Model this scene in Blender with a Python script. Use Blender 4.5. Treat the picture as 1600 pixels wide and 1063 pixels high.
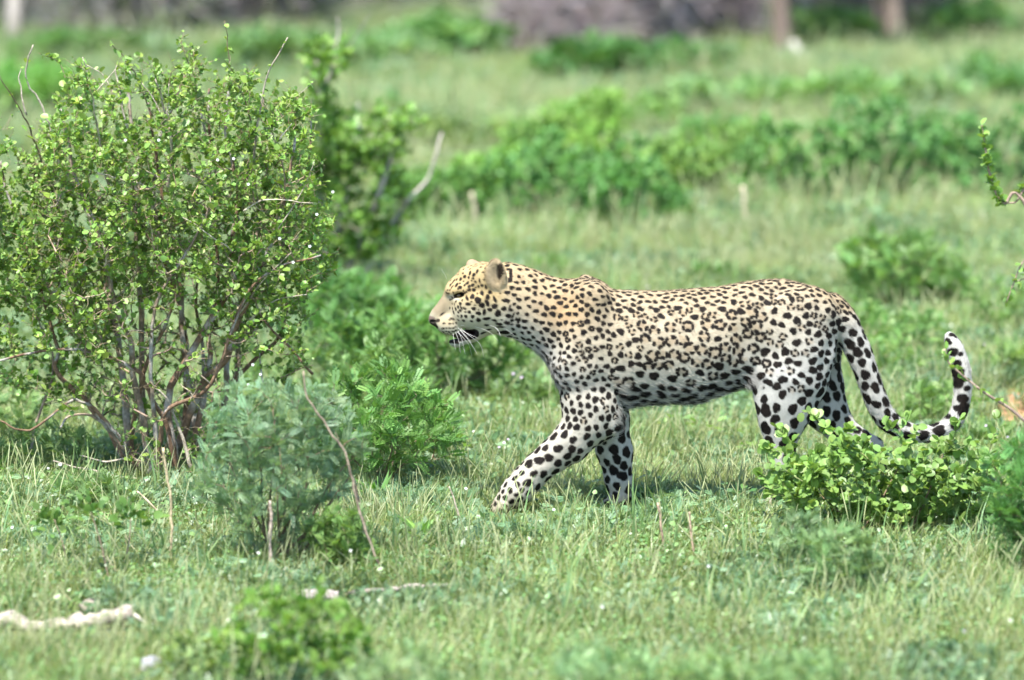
import bpy, math, random, os
import numpy as np
from mathutils import Vector, Matrix
for _o in list(bpy.data.objects): bpy.data.objects.remove(_o)
SC = bpy.context.scene
COL = SC.collection
R = math.radians
# ------------------------------------------------------------------ camera, sky, sun, exposure
FPX, PITCH, CAMD, CAMH = 7077.0, R(7.29), 15.0, 2.5
cam_data = bpy.data.cameras.new('camera'); cam = bpy.data.objects.new('camera', cam_data); COL.objects.link(cam)
cam.location = (0, -CAMD, CAMH); cam.rotation_euler = (R(90) - PITCH, 0, 0)
cam_data.sensor_width = 36; cam_data.lens = 36 * FPX / 1600
cam_data.clip_start = 0.5; cam_data.clip_end = 3000
cam_data.dof.use_dof = True; cam_data.dof.focus_distance = 15.08
cam_data.dof.aperture_fstop = 0.1592 / 0.085
SC.camera = cam
world = bpy.data.worlds.new('World'); SC.world = world; world.use_nodes = True
SUN_EL, SUN_AZ = R(64), R(205)      # azimuth: clockwise from +Y; sun behind the camera, a little to its left
nt = world.node_tree; nt.nodes.clear()
sky = nt.nodes.new('ShaderNodeTexSky'); sky.sky_type = 'NISHITA'; sky.sun_disc = False
sky.sun_elevation = SUN_EL; sky.sun_rotation = SUN_AZ; sky.air_density = 1.0; sky.dust_density = 1.5; sky.altitude = 1000
bg = nt.nodes.new('ShaderNodeBackground'); bg.inputs['Strength'].default_value = 0.15
wo = nt.nodes.new('ShaderNodeOutputWorld')
nt.links.new(sky.outputs[0], bg.inputs[0]); nt.links.new(bg.outputs[0], wo.inputs[0])
sun_d = bpy.data.lights.new('sun', 'SUN'); sun_d.energy = 4.2; sun_d.angle = R(0.55); sun_d.color = (1.0, 0.97, 0.92)
sun = bpy.data.objects.new('sun', sun_d); COL.objects.link(sun)
_s = Vector((math.sin(SUN_AZ) * math.cos(SUN_EL), math.cos(SUN_AZ) * math.cos(SUN_EL), math.sin(SUN_EL)))
sun.rotation_euler = (-_s).to_track_quat('-Z', 'Y').to_euler()
SC.view_settings.view_transform = 'Standard'; SC.view_settings.look = 'None'
SC.view_settings.exposure = 1.43; SC.view_settings.gamma = 1.0; SC.view_settings.use_curve_mapping = False
SC.render.engine = 'CYCLES'
SC.cycles.use_denoising = True; SC.cycles.max_bounces = 8; SC.cycles.diffuse_bounces = 3; SC.cycles.glossy_bounces = 2
SC.cycles.transmission_bounces = 4; SC.cycles.transparent_max_bounces = 6
SC.cycles.use_adaptive_sampling = True; SC.cycles.adaptive_threshold = 0.015

# ------------------------------------------------------------------ helpers
S = 1 / 471.0
def P(px, row, y=0.0):
    """world point at depth y that the photograph shows at (px,row)"""
    v = -(row - 531.5) / FPX
    dy = math.cos(PITCH) + v * math.sin(PITCH); dz = -math.sin(PITCH) + v * math.cos(PITCH)
    t = (y + CAMD) / dy
    return np.array(((px - 800) / FPX * t, y, CAMH + dz * t))
def G(px, row):
    """ground point seen at (px,row)"""
    v = -(row - 531.5) / FPX
    dy = math.cos(PITCH) + v * math.sin(PITCH); dz = -math.sin(PITCH) + v * math.cos(PITCH)
    t = -CAMH / dz
    return np.array(((px - 800) / FPX * t, -CAMD + dy * t, 0.0))
def tag(o, label=None, cat=None, group=None, kind=None):
    if label: o['label'] = label
    if cat: o['category'] = cat
    if group: o['group'] = group
    if kind: o['kind'] = kind
    return o
def empty(name, loc, label=None, cat=None, group=None):
    o = bpy.data.objects.new(name, None); COL.objects.link(o); o.location = tuple(loc); o.empty_display_size = .1
    return tag(o, label, cat, group)
def mesh_obj(name, V, F, mat, parent=None, col=None, smooth=True, vcol=None):
    """V (n,3) world coords; F (m,3|4) int array or list of such; col per-vertex rgb"""
    V = np.asarray(V, dtype=np.float32)
    Fs = F if isinstance(F, list) else [F]
    Fs = [np.asarray(f, dtype=np.int32) for f in Fs if len(f)]
    me = bpy.data.meshes.new(name)
    off = np.zeros(3, dtype=np.float32)
    if parent is not None:
        p = parent
        while p is not None: off += np.array(p.location, dtype=np.float32); p = p.parent
    me.vertices.add(len(V)); me.vertices.foreach_set('co', (V - off).ravel())
    nl = sum(f.size for f in Fs); npoly = sum(len(f) for f in Fs)
    me.loops.add(nl); me.loops.foreach_set('vertex_index', np.concatenate([f.ravel() for f in Fs]))
    tot = np.concatenate([np.full(len(f), f.shape[1], dtype=np.int32) for f in Fs])
    st = np.concatenate([[0], np.cumsum(tot)[:-1]]).astype(np.int32)
    me.polygons.add(npoly); me.polygons.foreach_set('loop_start', st); me.polygons.foreach_set('loop_total', tot)
    if smooth: me.polygons.foreach_set('use_smooth', np.ones(npoly, dtype=bool))
    if col is not None:
        a = me.color_attributes.new('Col', 'FLOAT_COLOR', 'POINT')
        c = np.ones((len(V), 4), dtype=np.float32); c[:, :3] = col; a.data.foreach_set('color', c.ravel())
    me.update(calc_edges=True); me.validate()
    if mat: me.materials.append(mat)
    o = bpy.data.objects.new(name, me); COL.objects.link(o)
    if parent is not None: o.parent = parent
    return o
class MB:
    """collects pieces into one mesh"""
    def __init__(s): s.V = []; s.F3 = []; s.F4 = []; s.C = []; s.n = 0
    def add(s, V, F, c=None):
        V = np.asarray(V, dtype=np.float32); F = np.asarray(F)
        (s.F3 if F.shape[1] == 3 else s.F4).append(F + s.n)
        s.V.append(V); s.n += len(V)
        if c is None: c = (1, 1, 1)
        c = np.asarray(c, dtype=np.float32)
        if c.ndim == 1: c = np.tile(c, (len(V), 1))
        s.C.append(c)
    def build(s, name, mat, parent=None, smooth=True):
        if not s.V: return None
        F = []
        if s.F3: F.append(np.concatenate(s.F3))
        if s.F4: F.append(np.concatenate(s.F4))
        return mesh_obj(name, np.concatenate(s.V), F, mat, parent, np.concatenate(s.C), smooth)
def tube(pts, rad, n=6, cap=True, rng=None, rough=0.0):
    """swept tube along pts (k,3) with radii (k); returns V, quads (+ end tris folded into quads)"""
    pts = np.asarray(pts, dtype=float); k = len(pts); rad = np.broadcast_to(np.asarray(rad, dtype=float), (k,))
    T = np.gradient(pts, axis=0); T /= np.linalg.norm(T, axis=1, keepdims=True) + 1e-12
    up = np.array((0.13, 1.0, 0.21)); N = np.cross(T, up); N /= np.linalg.norm(N, axis=1, keepdims=True) + 1e-9
    B = np.cross(T, N)
    a = np.linspace(0, 2 * np.pi, n, endpoint=False)
    rr = rad[:, None] * np.ones((1, n))
    if rough and rng is not None: rr = rr * (1 + rng.uniform(-rough, rough, (k, n)))
    V = pts[:, None, :] + rr[..., None] * (np.cos(a)[None, :, None] * N[:, None, :] + np.sin(a)[None, :, None] * B[:, None, :])
    V = V.reshape(-1, 3)
    i = np.arange(k - 1)[:, None] * n; j = np.arange(n)[None, :]; j2 = (j + 1) % n
    F = np.stack([i + j, i + j2, i + n + j2, i + n + j], -1).reshape(-1, 4)
    if cap:
        V = np.vstack([V, pts[0], pts[-1]]); c0 = k * n; c1 = c0 + 1
        jj = np.arange(0, n, 2)
        F = np.vstack([F, np.stack([np.full(len(jj), c0), (jj + 2) % n, (jj + 1) % n, jj], -1),
                       np.stack([np.full(len(jj), c1), (k - 1) * n + jj, (k - 1) * n + (jj + 1) % n, (k - 1) * n + (jj + 2) % n], -1)])
    return V, F
def spline(pts, k):
    """Catmull-Rom through pts, k samples"""
    p = np.asarray(pts, dtype=float); n = len(p)
    q = np.vstack([2 * p[0] - p[1], p, 2 * p[-1] - p[-2]])
    t = np.linspace(0, n - 1 - 1e-6, k); i = t.astype(int); u = (t - i)[:, None]
    a, b, c, d = q[i], q[i + 1], q[i + 2], q[i + 3]
    return .5 * (2 * b + (c - a) * u + (2 * a - 5 * b + 4 * c - d) * u**2 + (3 * b - a - 3 * c + d) * u**3)
# value noise
def vnoise(p, scale, seed=0):
    p = np.asarray(p, dtype=float) * scale + seed * 17.31
    i = np.floor(p).astype(np.int64); f = p - i; f = f * f * (3 - 2 * f)
    def h(a):
        v = (a[..., 0] * 73856093) ^ (a[..., 1] * 19349663) ^ (a[..., 2] * 83492791) ^ (seed * 2654435)
        v = (v ^ (v >> 13)) * 1274126177 & 0x7fffffff
        return (v % 100003) / 100003.0
    out = 0
    for dx in (0, 1):
        for dy in (0, 1):
            for dz in (0, 1):
                w = (f[..., 0] if dx else 1 - f[..., 0]) * (f[..., 1] if dy else 1 - f[..., 1]) * (f[..., 2] if dz else 1 - f[..., 2])
                out = out + w * h(i + np.array((dx, dy, dz)))
    return out
# materials
def mat_new(name):
    m = bpy.data.materials.new(name); m.use_nodes = True; t = m.node_tree; t.nodes.clear()
    o = t.nodes.new('ShaderNodeOutputMaterial'); return m, t, o
def mat_attr(name, rough=.6, spec=.3, noise=0, nscale=40, bump=0, bscale=60, sheen=0, tint=(1, 1, 1)):
    m, t, o = mat_new(name); L = t.links.new
    b = t.nodes.new('ShaderNodeBsdfPrincipled'); b.inputs['Roughness'].default_value = rough; b.inputs['Specular IOR Level'].default_value = spec
    if sheen: b.inputs['Sheen Weight'].default_value = sheen
    a = t.nodes.new('ShaderNodeAttribute'); a.attribute_name = 'Col'; c = a.outputs['Color']
    g = t.nodes.new('ShaderNodeNewGeometry')
    if noise:
        n = t.nodes.new('ShaderNodeTexNoise'); n.inputs['Scale'].default_value = nscale; n.inputs['Detail'].default_value = 4; L(g.outputs['Position'], n.inputs['Vector'])
        mr = t.nodes.new('ShaderNodeMapRange'); mr.inputs[1].default_value = .3; mr.inputs[2].default_value = .7; mr.inputs[3].default_value = 1 - noise; mr.inputs[4].default_value = 1 + noise; L(n.outputs[0], mr.inputs[0])
        v = t.nodes.new('ShaderNodeVectorMath'); v.operation = 'SCALE'; L(c, v.inputs[0]); L(mr.outputs[0], v.inputs['Scale']); c = v.outputs[0]
    L(c, b.inputs['Base Color'])
    if bump:
        n2 = t.nodes.new('ShaderNodeTexNoise'); n2.inputs['Scale'].default_value = bscale; n2.inputs['Detail'].default_value = 3; L(g.outputs['Position'], n2.inputs['Vector'])
        bm = t.nodes.new('ShaderNodeBump'); bm.inputs['Strength'].default_value = bump; bm.inputs['Distance'].default_value = .003; L(n2.outputs[0], bm.inputs['Height']); L(bm.outputs[0], b.inputs['Normal'])
    L(b.outputs[0], o.inputs[0]); return m
def mat_leaf(name, rough=.45, spec=.4, trans=.35, transtint=(1.2, 1.15, .6), posvar=.18, pscale=3.0, gain=1.0, tint=(1, 1, 1)):
    m, t, o = mat_new(name); L = t.links.new
    a = t.nodes.new('ShaderNodeAttribute'); a.attribute_name = 'Col'
    g = t.nodes.new('ShaderNodeNewGeometry')
    n = t.nodes.new('ShaderNodeTexNoise'); n.inputs['Scale'].default_value = pscale; n.inputs['Detail'].default_value = 3; L(g.outputs['Position'], n.inputs['Vector'])
    mr = t.nodes.new('ShaderNodeMapRange'); mr.inputs[1].default_value = .3; mr.inputs[2].default_value = .7; mr.inputs[3].default_value = gain * (1 - posvar); mr.inputs[4].default_value = gain * (1 + posvar); L(n.outputs[0], mr.inputs[0])
    v = t.nodes.new('ShaderNodeVectorMath'); v.operation = 'SCALE'; L(a.outputs['Color'], v.inputs[0]); L(mr.outputs[0], v.inputs['Scale'])
    v0 = v; v = t.nodes.new('ShaderNodeVectorMath'); v.operation = 'MULTIPLY'; v.inputs[1].default_value = tint; L(v0.outputs[0], v.inputs[0])
    b = t.nodes.new('ShaderNodeBsdfPrincipled'); b.inputs['Roughness'].default_value = rough; b.inputs['Specular IOR Level'].default_value = spec
    L(v.outputs[0], b.inputs['Base Color'])
    tr = t.nodes.new('ShaderNodeBsdfTranslucent'); v2 = t.nodes.new('ShaderNodeVectorMath'); v2.operation = 'MULTIPLY'; v2.inputs[1].default_value = transtint
    L(v.outputs[0], v2.inputs[0]); L(v2.outputs[0], tr.inputs[0])
    mx = t.nodes.new('ShaderNodeMixShader'); mx.inputs[0].default_value = trans; L(b.outputs[0], mx.inputs[1]); L(tr.outputs[0], mx.inputs[2])
    L(mx.outputs[0], o.inputs[0]); return m
# ------------------------------------------------------------------ the leopard: an implicit body meshed as one surface
# body units are photograph pixels at the animal's distance (471 to the metre); x right, r down, y away from the camera
GS = 1.8
X0, X1, Y0, Y1, R0, R1 = 655., 1535., -84., 84., 388., 806.
gx = np.arange(X0, X1, GS, dtype=np.float32); gy = np.arange(Y0, Y1, GS, dtype=np.float32); gr = np.arange(R0, R1, GS, dtype=np.float32)
FLD = np.full((len(gx), len(gy), len(gr)), 30., dtype=np.float32)
def _win(x0, x1, y0, y1, r0, r1):
    sl = []
    for g, a, b in ((gx, x0, x1), (gy, y0, y1), (gr, r0, r1)):
        i = max(0, int((a - g[0]) / GS)); j = min(len(g), int((b - g[0]) / GS) + 2); sl.append(slice(i, max(j, i + 1)))
    return tuple(sl)
def _smin(a, b, k):
    if k <= 0: return np.minimum(a, b)
    h = np.clip(.5 + .5 * (b - a) / k, 0, 1); return b * (1 - h) + a * h - k * h * (1 - h)
def _put(sl, d, k, sub=False):
    if sub: FLD[sl] = -_smin(-FLD[sl], d, k)
    else: FLD[sl] = _smin(FLD[sl], d, k)
def ell(c, rad, k=8, rot=0.0, sub=False, yaw=0.0):
    """ellipsoid, c=(x,r,y), rad=(rx,rr,ry), rot in the side plane (deg, clockwise on screen)"""
    m = max(rad) + k + 4; sl = _win(c[0] - m, c[0] + m, c[2] - m, c[2] + m, c[1] - m, c[1] + m)
    x = gx[sl[0]][:, None, None] - c[0]; y = gy[sl[1]][None, :, None] - c[2]; r = gr[sl[2]][None, None, :] - c[1]
    if yaw: cy, sy = math.cos(R(yaw)), math.sin(R(yaw)); x, y = x * cy + y * sy, -x * sy + y * cy
    co, si = math.cos(R(rot)), math.sin(R(rot)); u = x * co + r * si; v = -x * si + r * co
    q = np.sqrt((u / rad[0])**2 + (v / rad[1])**2 + (y / rad[2])**2); q2 = np.sqrt((u / rad[0]**2)**2 + (v / rad[1]**2)**2 + (y / rad[2]**2)**2) + 1e-6
    _put(sl, (q * (q - 1) / q2).astype(np.float32), k, sub)
def cone(a, b, k=8, ys=1.0, sub=False):
    """tapered capsule a=(x,r,y,rad) b=(...); ys squeezes it in depth"""
    m = max(a[3], b[3]) * max(1, ys) + k + 4
    sl = _win(min(a[0], b[0]) - m, max(a[0], b[0]) + m, min(a[2], b[2]) - m, max(a[2], b[2]) + m, min(a[1], b[1]) - m, max(a[1], b[1]) + m)
    x = gx[sl[0]][:, None, None] - a[0]; r = gr[sl[2]][None, None, :] - a[1]; y = gy[sl[1]][None, :, None] - a[2]
    ax, ar, ay = b[0] - a[0], b[1] - a[1], b[2] - a[2]; L2 = ax * ax + ar * ar + ay * ay + 1e-6
    t = np.clip((x * ax + r * ar + y * ay) / L2, 0, 1)
    d = np.sqrt((x - t * ax)**2 + (r - t * ar)**2 + ((y - t * ay) / ys)**2) - (a[3] + t * (b[3] - a[3]))
    _put(sl, (d * min(1, ys)).astype(np.float32), k, sub)
def chain(pts, k=8, ys=1.0):
    for a, b in zip(pts[:-1], pts[1:]): cone(a, b, k, ys)
# torso and neck: x, top, bottom, half width
TOR = np.array([(762, 414, 500, 26), (778, 408, 513, 33), (795, 407, 521, 36), (815, 411.5, 534, 38), (845, 423, 552, 40), (862, 429.5, 574, 43), (876, 432, 602, 47), (892, 433, 630, 51),
    (915, 434.5, 642, 54), (940, 443, 642, 56), (958, 449.5, 640, 57), (1000, 451.5, 631, 59), (1045, 451.3, 628, 61), (1088, 448.8, 629, 61), (1120, 446.3, 618, 58),
    (1165, 437.5, 602, 52), (1192, 433.2, 598, 49), (1225, 433, 592, 47), (1256, 440.3, 580, 44), (1283, 452, 562, 38), (1309, 469, 535, 30), (1322, 480, 518, 22)], dtype=np.float32)
def _ev(x, c):
    return np.interp(x, TOR[:, 0], TOR[:, c]).astype(np.float32)
def _sm(c):
    v = _ev(gx, c); kk = np.hanning(13); kk /= kk.sum(); vp = np.pad(v, 6, mode='edge'); return np.convolve(vp, kk, 'valid').astype(np.float32)
_top, _bot, _wid = _sm(1), _sm(2), _sm(3)
sl = _win(745, 1340, Y0, Y1, R0, 670)
_x = gx[sl[0]][:, None, None]; _y = gy[sl[1]][None, :, None]; _r = gr[sl[2]][None, None, :]
_c = ((_top + _bot) / 2)[sl[0]][:, None, None]; _h = ((_bot - _top) / 2)[sl[0]][:, None, None]; _w = _wid[sl[0]][:, None, None]
_u = np.clip((_r - _c) / _h, -1.4, 1.4)
_w2 = _w * (1 - .20 * np.clip(-_u, 0, 1)**1.6 - .16 * np.clip(_u, 0, 1)**2)
_q = ((np.abs(_y) / _w2)**2.2 + (np.abs(_r - _c) / _h)**2.2)**(1 / 2.2)
_d = (_q - 1) * np.minimum(_w, _h) * .95
_e = np.maximum(762 - _x, _x - 1322) * .8
_put(sl, np.maximum(_d, _e).astype(np.float32), 0)
# head
cone((752, 444, 0, 36), (722, 452, 0, 25), 6, .92); cone((736, 440, 0, 29), (716, 453, 0, 20), 5, .95)
cone((717, 457, 0, 20.5), (686, 490, 0, 13), 6, .82)
ell((679.5, 497, 0), (10.5, 9.5, 10.5), 4)                      # nose
ell((684, 487, 0), (13, 9, 9), 5, rot=-48)
ell((701, 502, 0), (22, 18.5, 17), 6, rot=12)                   # upper lip mass
for sy in (-1, 1):
    ell((703, 505, 11 * sy), (19.5, 15.5, 12.5), 4, rot=14)     # whisker pads
    ell((744, 476, 17 * sy), (36, 33, 21), 9, rot=10)           # cheek
    ell((729, 489, 13 * sy), (24, 18, 15), 8, rot=18)
    cone((704, 451, 12 * sy, 8), (730, 446, 22 * sy, 10), 6)    # brow
    cone((722, 467, 20 * sy, 8), (752, 462, 30 * sy, 9), 8)     # cheek bone
    ell((756, 428, 20 * sy), (22, 20, 13), 9)
cone((768, 472, 0, 38), (790, 470, 0, 44), 12, .85)
cone((762, 490, 0, 26), (792, 492, 0, 30), 9, 1.05)
# lower jaw, slightly open
cone((766, 503, 0, 15), (738, 520, 0, 12.5), 6, 1.6); cone((740, 519, 0, 11.5), (715, 530, 0, 10.2), 4, 1.25); ell((713, 531, 0), (12, 9.5, 13), 4, rot=-10)
# mouth gap
cone((699, 527.5, 0, 2.6), (720, 521, 0, 6.8), 2, 7, sub=True); cone((720, 521, 0, 6.8), (741, 515.5, 0, 3.0), 2, 7, sub=True)
ell((719, 522, 0), (15, 8, 12), 2, rot=-18, sub=True)
# nostril and eye socket
for sy in (-1, 1):
    cone((673, 499.5, 5.5 * sy, 1.6), (678, 498, 8.5 * sy, 1.9), 1.5, sub=True)
    ell((717, 456.5, 25 * sy), (9, 4.2, 7), 4, rot=-14, sub=True)
# ears
def ear(cx, cr, cy, rx, rr, side, rot, front):
    ell((cx, cr, cy), (rx, rr, 9.5), 5, rot=rot, yaw=22 * side)
    ell((cx - 3, cr - 1, cy + 8 * side + front), (rx - 5, rr - 7, 7.5), 4, rot=rot, yaw=22 * side, sub=True)
ear(777, 422.5, -29, 14.5, 25, -1, -10, 0)
ear(742, 424, 27, 13, 21, 1, -28, 0)
# tail
TAIL = [(1300, 482, 0, 26), (1316, 501, 0, 23), (1329, 521, 0, 19), (1342, 545, 0, 17.6), (1352, 569, 0, 16.4), (1362, 597, 0, 16.4), (1373, 627, 0, 16.4), (1386, 651, 0, 15.4), (1403, 666, 0, 14.2),
        (1428, 676, 0, 13), (1455, 678, 0, 12.4), (1480, 671, 0, 12.4), (1498, 654, 0, 12.6), (1507.5, 629, 0, 12.2), (1509.5, 602, 0, 12.8), (1505, 574, 0, 13), (1498, 549, 0, 12), (1491, 533, 0, 8.5), (1487, 524, 0, 4.5)]
_ts = spline([(a, b, c + (18 if 0 else 0), d) for a, b, c, d in TAIL], 46)
for i_ in range(len(_ts)): _ts[i_, 3] -= .9 * min(1, i_ / 20); _ts[i_, 2] = -14 * math.sin(min(1, i_ / 20) * math.pi) * .5 + 22 * max(0, (i_ - 22) / 24)
chain([tuple(q) for q in _ts], 7)
# scapula bump, shoulder and legs. near side y<0
def adj(pts): return [(a, b + .13 * c, c, d) for a, b, c, d in pts]
cone((915, 441, 14, 12), (939, 452, 12, 12), 7)
cone((905, 452, -12, 16), (925, 448, -16, 15), 12)
cone((925, 462, -34, 26), (904, 560, -41, 41), 12, .62); cone((925, 462, 30, 24), (902, 560, 36, 40), 14, .62)
chain(adj([(909, 585, -28, 40), (920, 632, -31, 40), (917, 662, -32, 36.5)]), 9, .72)
cone(*adj([(930, 645, -33, 36), (948, 660, -32, 24)]), 12, .7)
chain(adj([(917, 660, -32, 36), (893, 690, -33, 30.5), (864, 712, -34, 25.2), (843, 729, -35, 23), (824, 749, -36, 22.5), (806, 769, -37, 23)]), 6, .82)
chain(adj([(806, 769, -37, 23), (788, 787, -37, 17)]), 6, 1.1)
for q in (-1.5, -.5, .5, 1.5): ell((778 + 2.5 * abs(q), 791 - 4, -37 + q * 13), (13.5, 10, 6.3), 2, rot=-24)
chain(adj([(930, 600, 28, 38), (952, 655, 31, 32), (962, 705, 32, 27.3), (968, 750, 32, 20.6), (972, 778, 32, 17.2)]), 7, .82)
cone(*adj([(970, 782, 32, 17), (957, 791, 32, 13)]), 5, 1.15)
for q in (-1.5, -.5, .5, 1.5): ell((949 + 1.5 * abs(q), 796, 32 + q * 9), (10, 8, 5.5), 3)
# hind legs
chain(adj([(1262, 492, -22, 48), (1249, 545, -27, 54), (1236, 592, -30, 54), (1227, 628, -31, 44), (1222, 660, -32, 32), (1221, 686, -33, 22), (1223, 710, -33, 16.5), (1226, 738, -33, 14), (1218, 768, -33, 13.5)]), 9, .62)
cone(*adj([(1217, 778, -33, 14), (1203, 790, -33, 12)]), 5, 1.2)
for q in (-1.5, -.5, .5, 1.5): ell((1196 + 1.5 * abs(q), 791, -33 + q * 9), (10, 8, 5.5), 3)
chain(adj([(1262, 492, 22, 46), (1268, 550, 27, 48), (1280, 600, 29, 40), (1296, 642, 30, 32), (1320, 672, 31, 23), (1348, 688, 31, 15.5), (1372, 698, 31, 12), (1379, 735, 31, 11), (1366, 775, 31, 12)]), 8, .66)
cone(*adj([(1364, 782, 31, 13), (1350, 790, 31, 12)]), 5, 1.15)
for q in (-1.5, -.5, .5, 1.5): ell((1342 + 1.5 * abs(q), 795, 31 + q * 9), (10, 8, 5.5), 3)
# relief: fold behind the shoulder, flank hollow, neck groove, line of the triceps
cone((956, 500, -67, 10), (972, 622, -65, 11), 12, .8, sub=True); cone((956, 500, 67, 10), (972, 622, 65, 11), 12, .8, sub=True)
ell((1166, 528, -68), (24, 46, 19), 14, rot=-14, sub=True); ell((1166, 528, 68), (24, 46, 19), 14, rot=-14, sub=True)
cone((868, 470, -56, 9), (862, 545, -54, 10), 12, .8, sub=True)
cone((893, 575, -74, 10), (934, 520, -70, 10), 12, .7, sub=True)
cone((1296, 560, -62, 12), (1322, 500, -46, 12), 12, .8, sub=True)
for _x0 in (1010, 1036, 1062, 1088): cone((_x0, 520, -72, 8), (_x0 + 22, 585, -69, 8), 8, .6, sub=True)
# haunch muscle
ell((1238, 505, -34), (48, 52, 22), 12); cone((1178, 575, -26, 16), (1205, 600, -30, 24), 9, .6)
cone((972, 600, -56, 5), (974, 560, -60, 4), 8, .8, sub=True)
# surface nets
def surface_nets(F):
    ins = F < 0
    c = [ins[i:F.shape[0] - 1 + i, j:F.shape[1] - 1 + j, k:F.shape[2] - 1 + k] for i in (0, 1) for j in (0, 1) for k in (0, 1)]
    s = sum(a.astype(np.uint8) for a in c); act = (s > 0) & (s < 8)
    I = np.argwhere(act); idx = np.full(act.shape, -1, dtype=np.int32); idx[act] = np.arange(len(I))
    corn = np.array([(i, j, k) for i in (0, 1) for j in (0, 1) for k in (0, 1)])
    val = np.stack([F[I[:, 0] + i, I[:, 1] + j, I[:, 2] + k] for i, j, k in corn], 1)
    acc = np.zeros((len(I), 3)); cnt = np.zeros(len(I))
    for a in range(8):
        for b in range(a + 1, 8):
            if np.abs(corn[a] - corn[b]).sum() != 1: continue
            m = (val[:, a] < 0) != (val[:, b] < 0); t = val[m, a] / (val[m, a] - val[m, b])
            acc[m] += corn[a] + t[:, None] * (corn[b] - corn[a]); cnt[m] += 1
    V = I + acc / cnt[:, None]; Q = []
    for ax in range(3):
        sh = [slice(1, -1)] * 3; sh[ax] = slice(0, -1); s2 = list(sh); s2[ax] = slice(1, None)
        a = ins[tuple(sh)]; b = ins[tuple(s2)]
        E = np.argwhere(a != b); E1 = E.copy()
        for d in range(3):
            if d != ax: E1[:, d] += 1
        o1, o2 = [(1, 2), (2, 0), (0, 1)][ax]
        def cell(d1, d2):
            q = E1.copy(); q[:, o1] -= d1; q[:, o2] -= d2; return idx[q[:, 0], q[:, 1], q[:, 2]]
        q = np.stack([cell(1, 1), cell(0, 1), cell(0, 0), cell(1, 0)], 1)
        fl = ~a[E[:, 0], E[:, 1], E[:, 2]]; q[fl] = q[fl][:, ::-1]; Q.append(q)
    return V, np.concatenate(Q)
LV, LF = surface_nets(FLD)
LV = LV * GS + np.array((X0, Y0, R0))                # x, y, r
LV = LV[:, [0, 2, 1]]                                # -> x, r, y
LF = LF[:, ::-1] if True else LF
# light smoothing
_E = np.concatenate([LF[:, [0, 1]], LF[:, [1, 2]], LF[:, [2, 3]], LF[:, [3, 0]]])
_E = np.concatenate([_E, _E[:, ::-1]])
def lap(v, it, f=.5):
    cn = np.bincount(_E[:, 0], minlength=len(v))[:, None]
    for _ in range(it):
        a = np.stack([np.bincount(_E[:, 0], weights=v[_E[:, 1], d], minlength=len(v)) for d in range(v.shape[1])], 1)
        v = v + f * (a / cn - v)
    return v
LV = lap(LV, 1)
def vnormals(V, F):
    a = V[F[:, 2]] - V[F[:, 0]]; b = V[F[:, 3]] - V[F[:, 1]]; n = np.cross(a, b); N = np.zeros_like(V)
    for k in range(4):
        for d in range(3): N[:, d] += np.bincount(F[:, k], weights=n[:, d], minlength=len(V))
    return N / (np.linalg.norm(N, axis=1, keepdims=True) + 1e-9)
LN = vnormals(LV, LF)
# make sure they point outward (body centre)
if ((LN * (LV - np.array((1060, 540, 0))))[:, 2] * np.sign(LV[:, 2])).mean() < 0: LN = -LN; LF = LF[:, ::-1]
# fine muscle relief
_m = (vnoise(LV, 1 / 38., 3) - .5) * 2.2 + (vnoise(LV * np.array((1.6, 1, 1)), 1 / 16., 5) - .5) * .9
_bodyw = np.clip((LV[:, 0] - 790) / 60, 0, 1)
LV = LV + LN * (_m * _bodyw)[:, None]
LN = vnormals(LV, LF)
if (LN[:, 2] * np.sign(LV[:, 2])).mean() < 0: LN = -LN
# ---- which limb does each vertex belong to, and which way does the hair lie
def segd(p, a, b):
    a = np.array(a[:3]); b = np.array(b[:3]); ab = b - a; t = np.clip(((p - a) @ ab) / (ab @ ab), 0, 1)
    return np.linalg.norm(p - a - t[:, None] * ab, axis=1), ab / np.linalg.norm(ab), t
LIMBS = {
 'nf': adj([(914, 620, -31, 42), (917, 660, -32, 36), (893, 690, -33, 30), (864, 712, -34, 25), (843, 729, -35, 23), (806, 769, -37, 23), (785, 788, -37, 15)]),
 'ff': adj([(945, 640, 30, 34), (962, 705, 32, 27), (968, 750, 32, 20), (972, 778, 32, 17), (952, 793, 32, 15)]),
 'nh': adj([(1236, 592, -30, 54), (1227, 628, -31, 44), (1222, 660, -32, 32), (1221, 686, -33, 22), (1226, 738, -33, 14), (1218, 768, -33, 14), (1198, 790, -33, 14)]),
 'fh': adj([(1272, 585, 28, 42), (1296, 642, 30, 32), (1320, 672, 31, 23), (1372, 698, 31, 12), (1379, 735, 31, 11), (1366, 775, 31, 12), (1345, 791, 31, 14)]),
 'tail': [tuple(q) for q in _ts[4:]]}
best = np.full(len(LV), 1e9); reg = np.zeros(len(LV), dtype=int); flow = np.tile(np.array((1., .28, 0.)), (len(LV), 1))
for li, (nm, pts) in enumerate(LIMBS.items()):
    for a, b in zip(pts[:-1], pts[1:]):
        d, ab, t = segd(LV, a, b); rr = a[3] + t * (b[3] - a[3]); q = d / rr
        m = (q < 1.32) & (q < best)
        if nm in ('nf', 'nh'): m &= (LV[:, 1] > 600)
        if nm == 'ff': m &= (LV[:, 1] > 630)
        if nm == 'fh': m &= (LV[:, 1] > 560)
        best[m] = q[m]; reg[m] = li + 1; flow[m] = ab
x_, r_, y_ = LV[:, 0], LV[:, 1], LV[:, 2]
HEAD = (x_ < 792) & (reg == 0)
flow[HEAD & (x_ < 750)] = (1., .1, 0.)
# blend flow
flow = lap(flow, 14, .6)
flow -= LN * (flow * LN).sum(1, keepdims=True); flow /= np.linalg.norm(flow, axis=1, keepdims=True) + 1e-9
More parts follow.
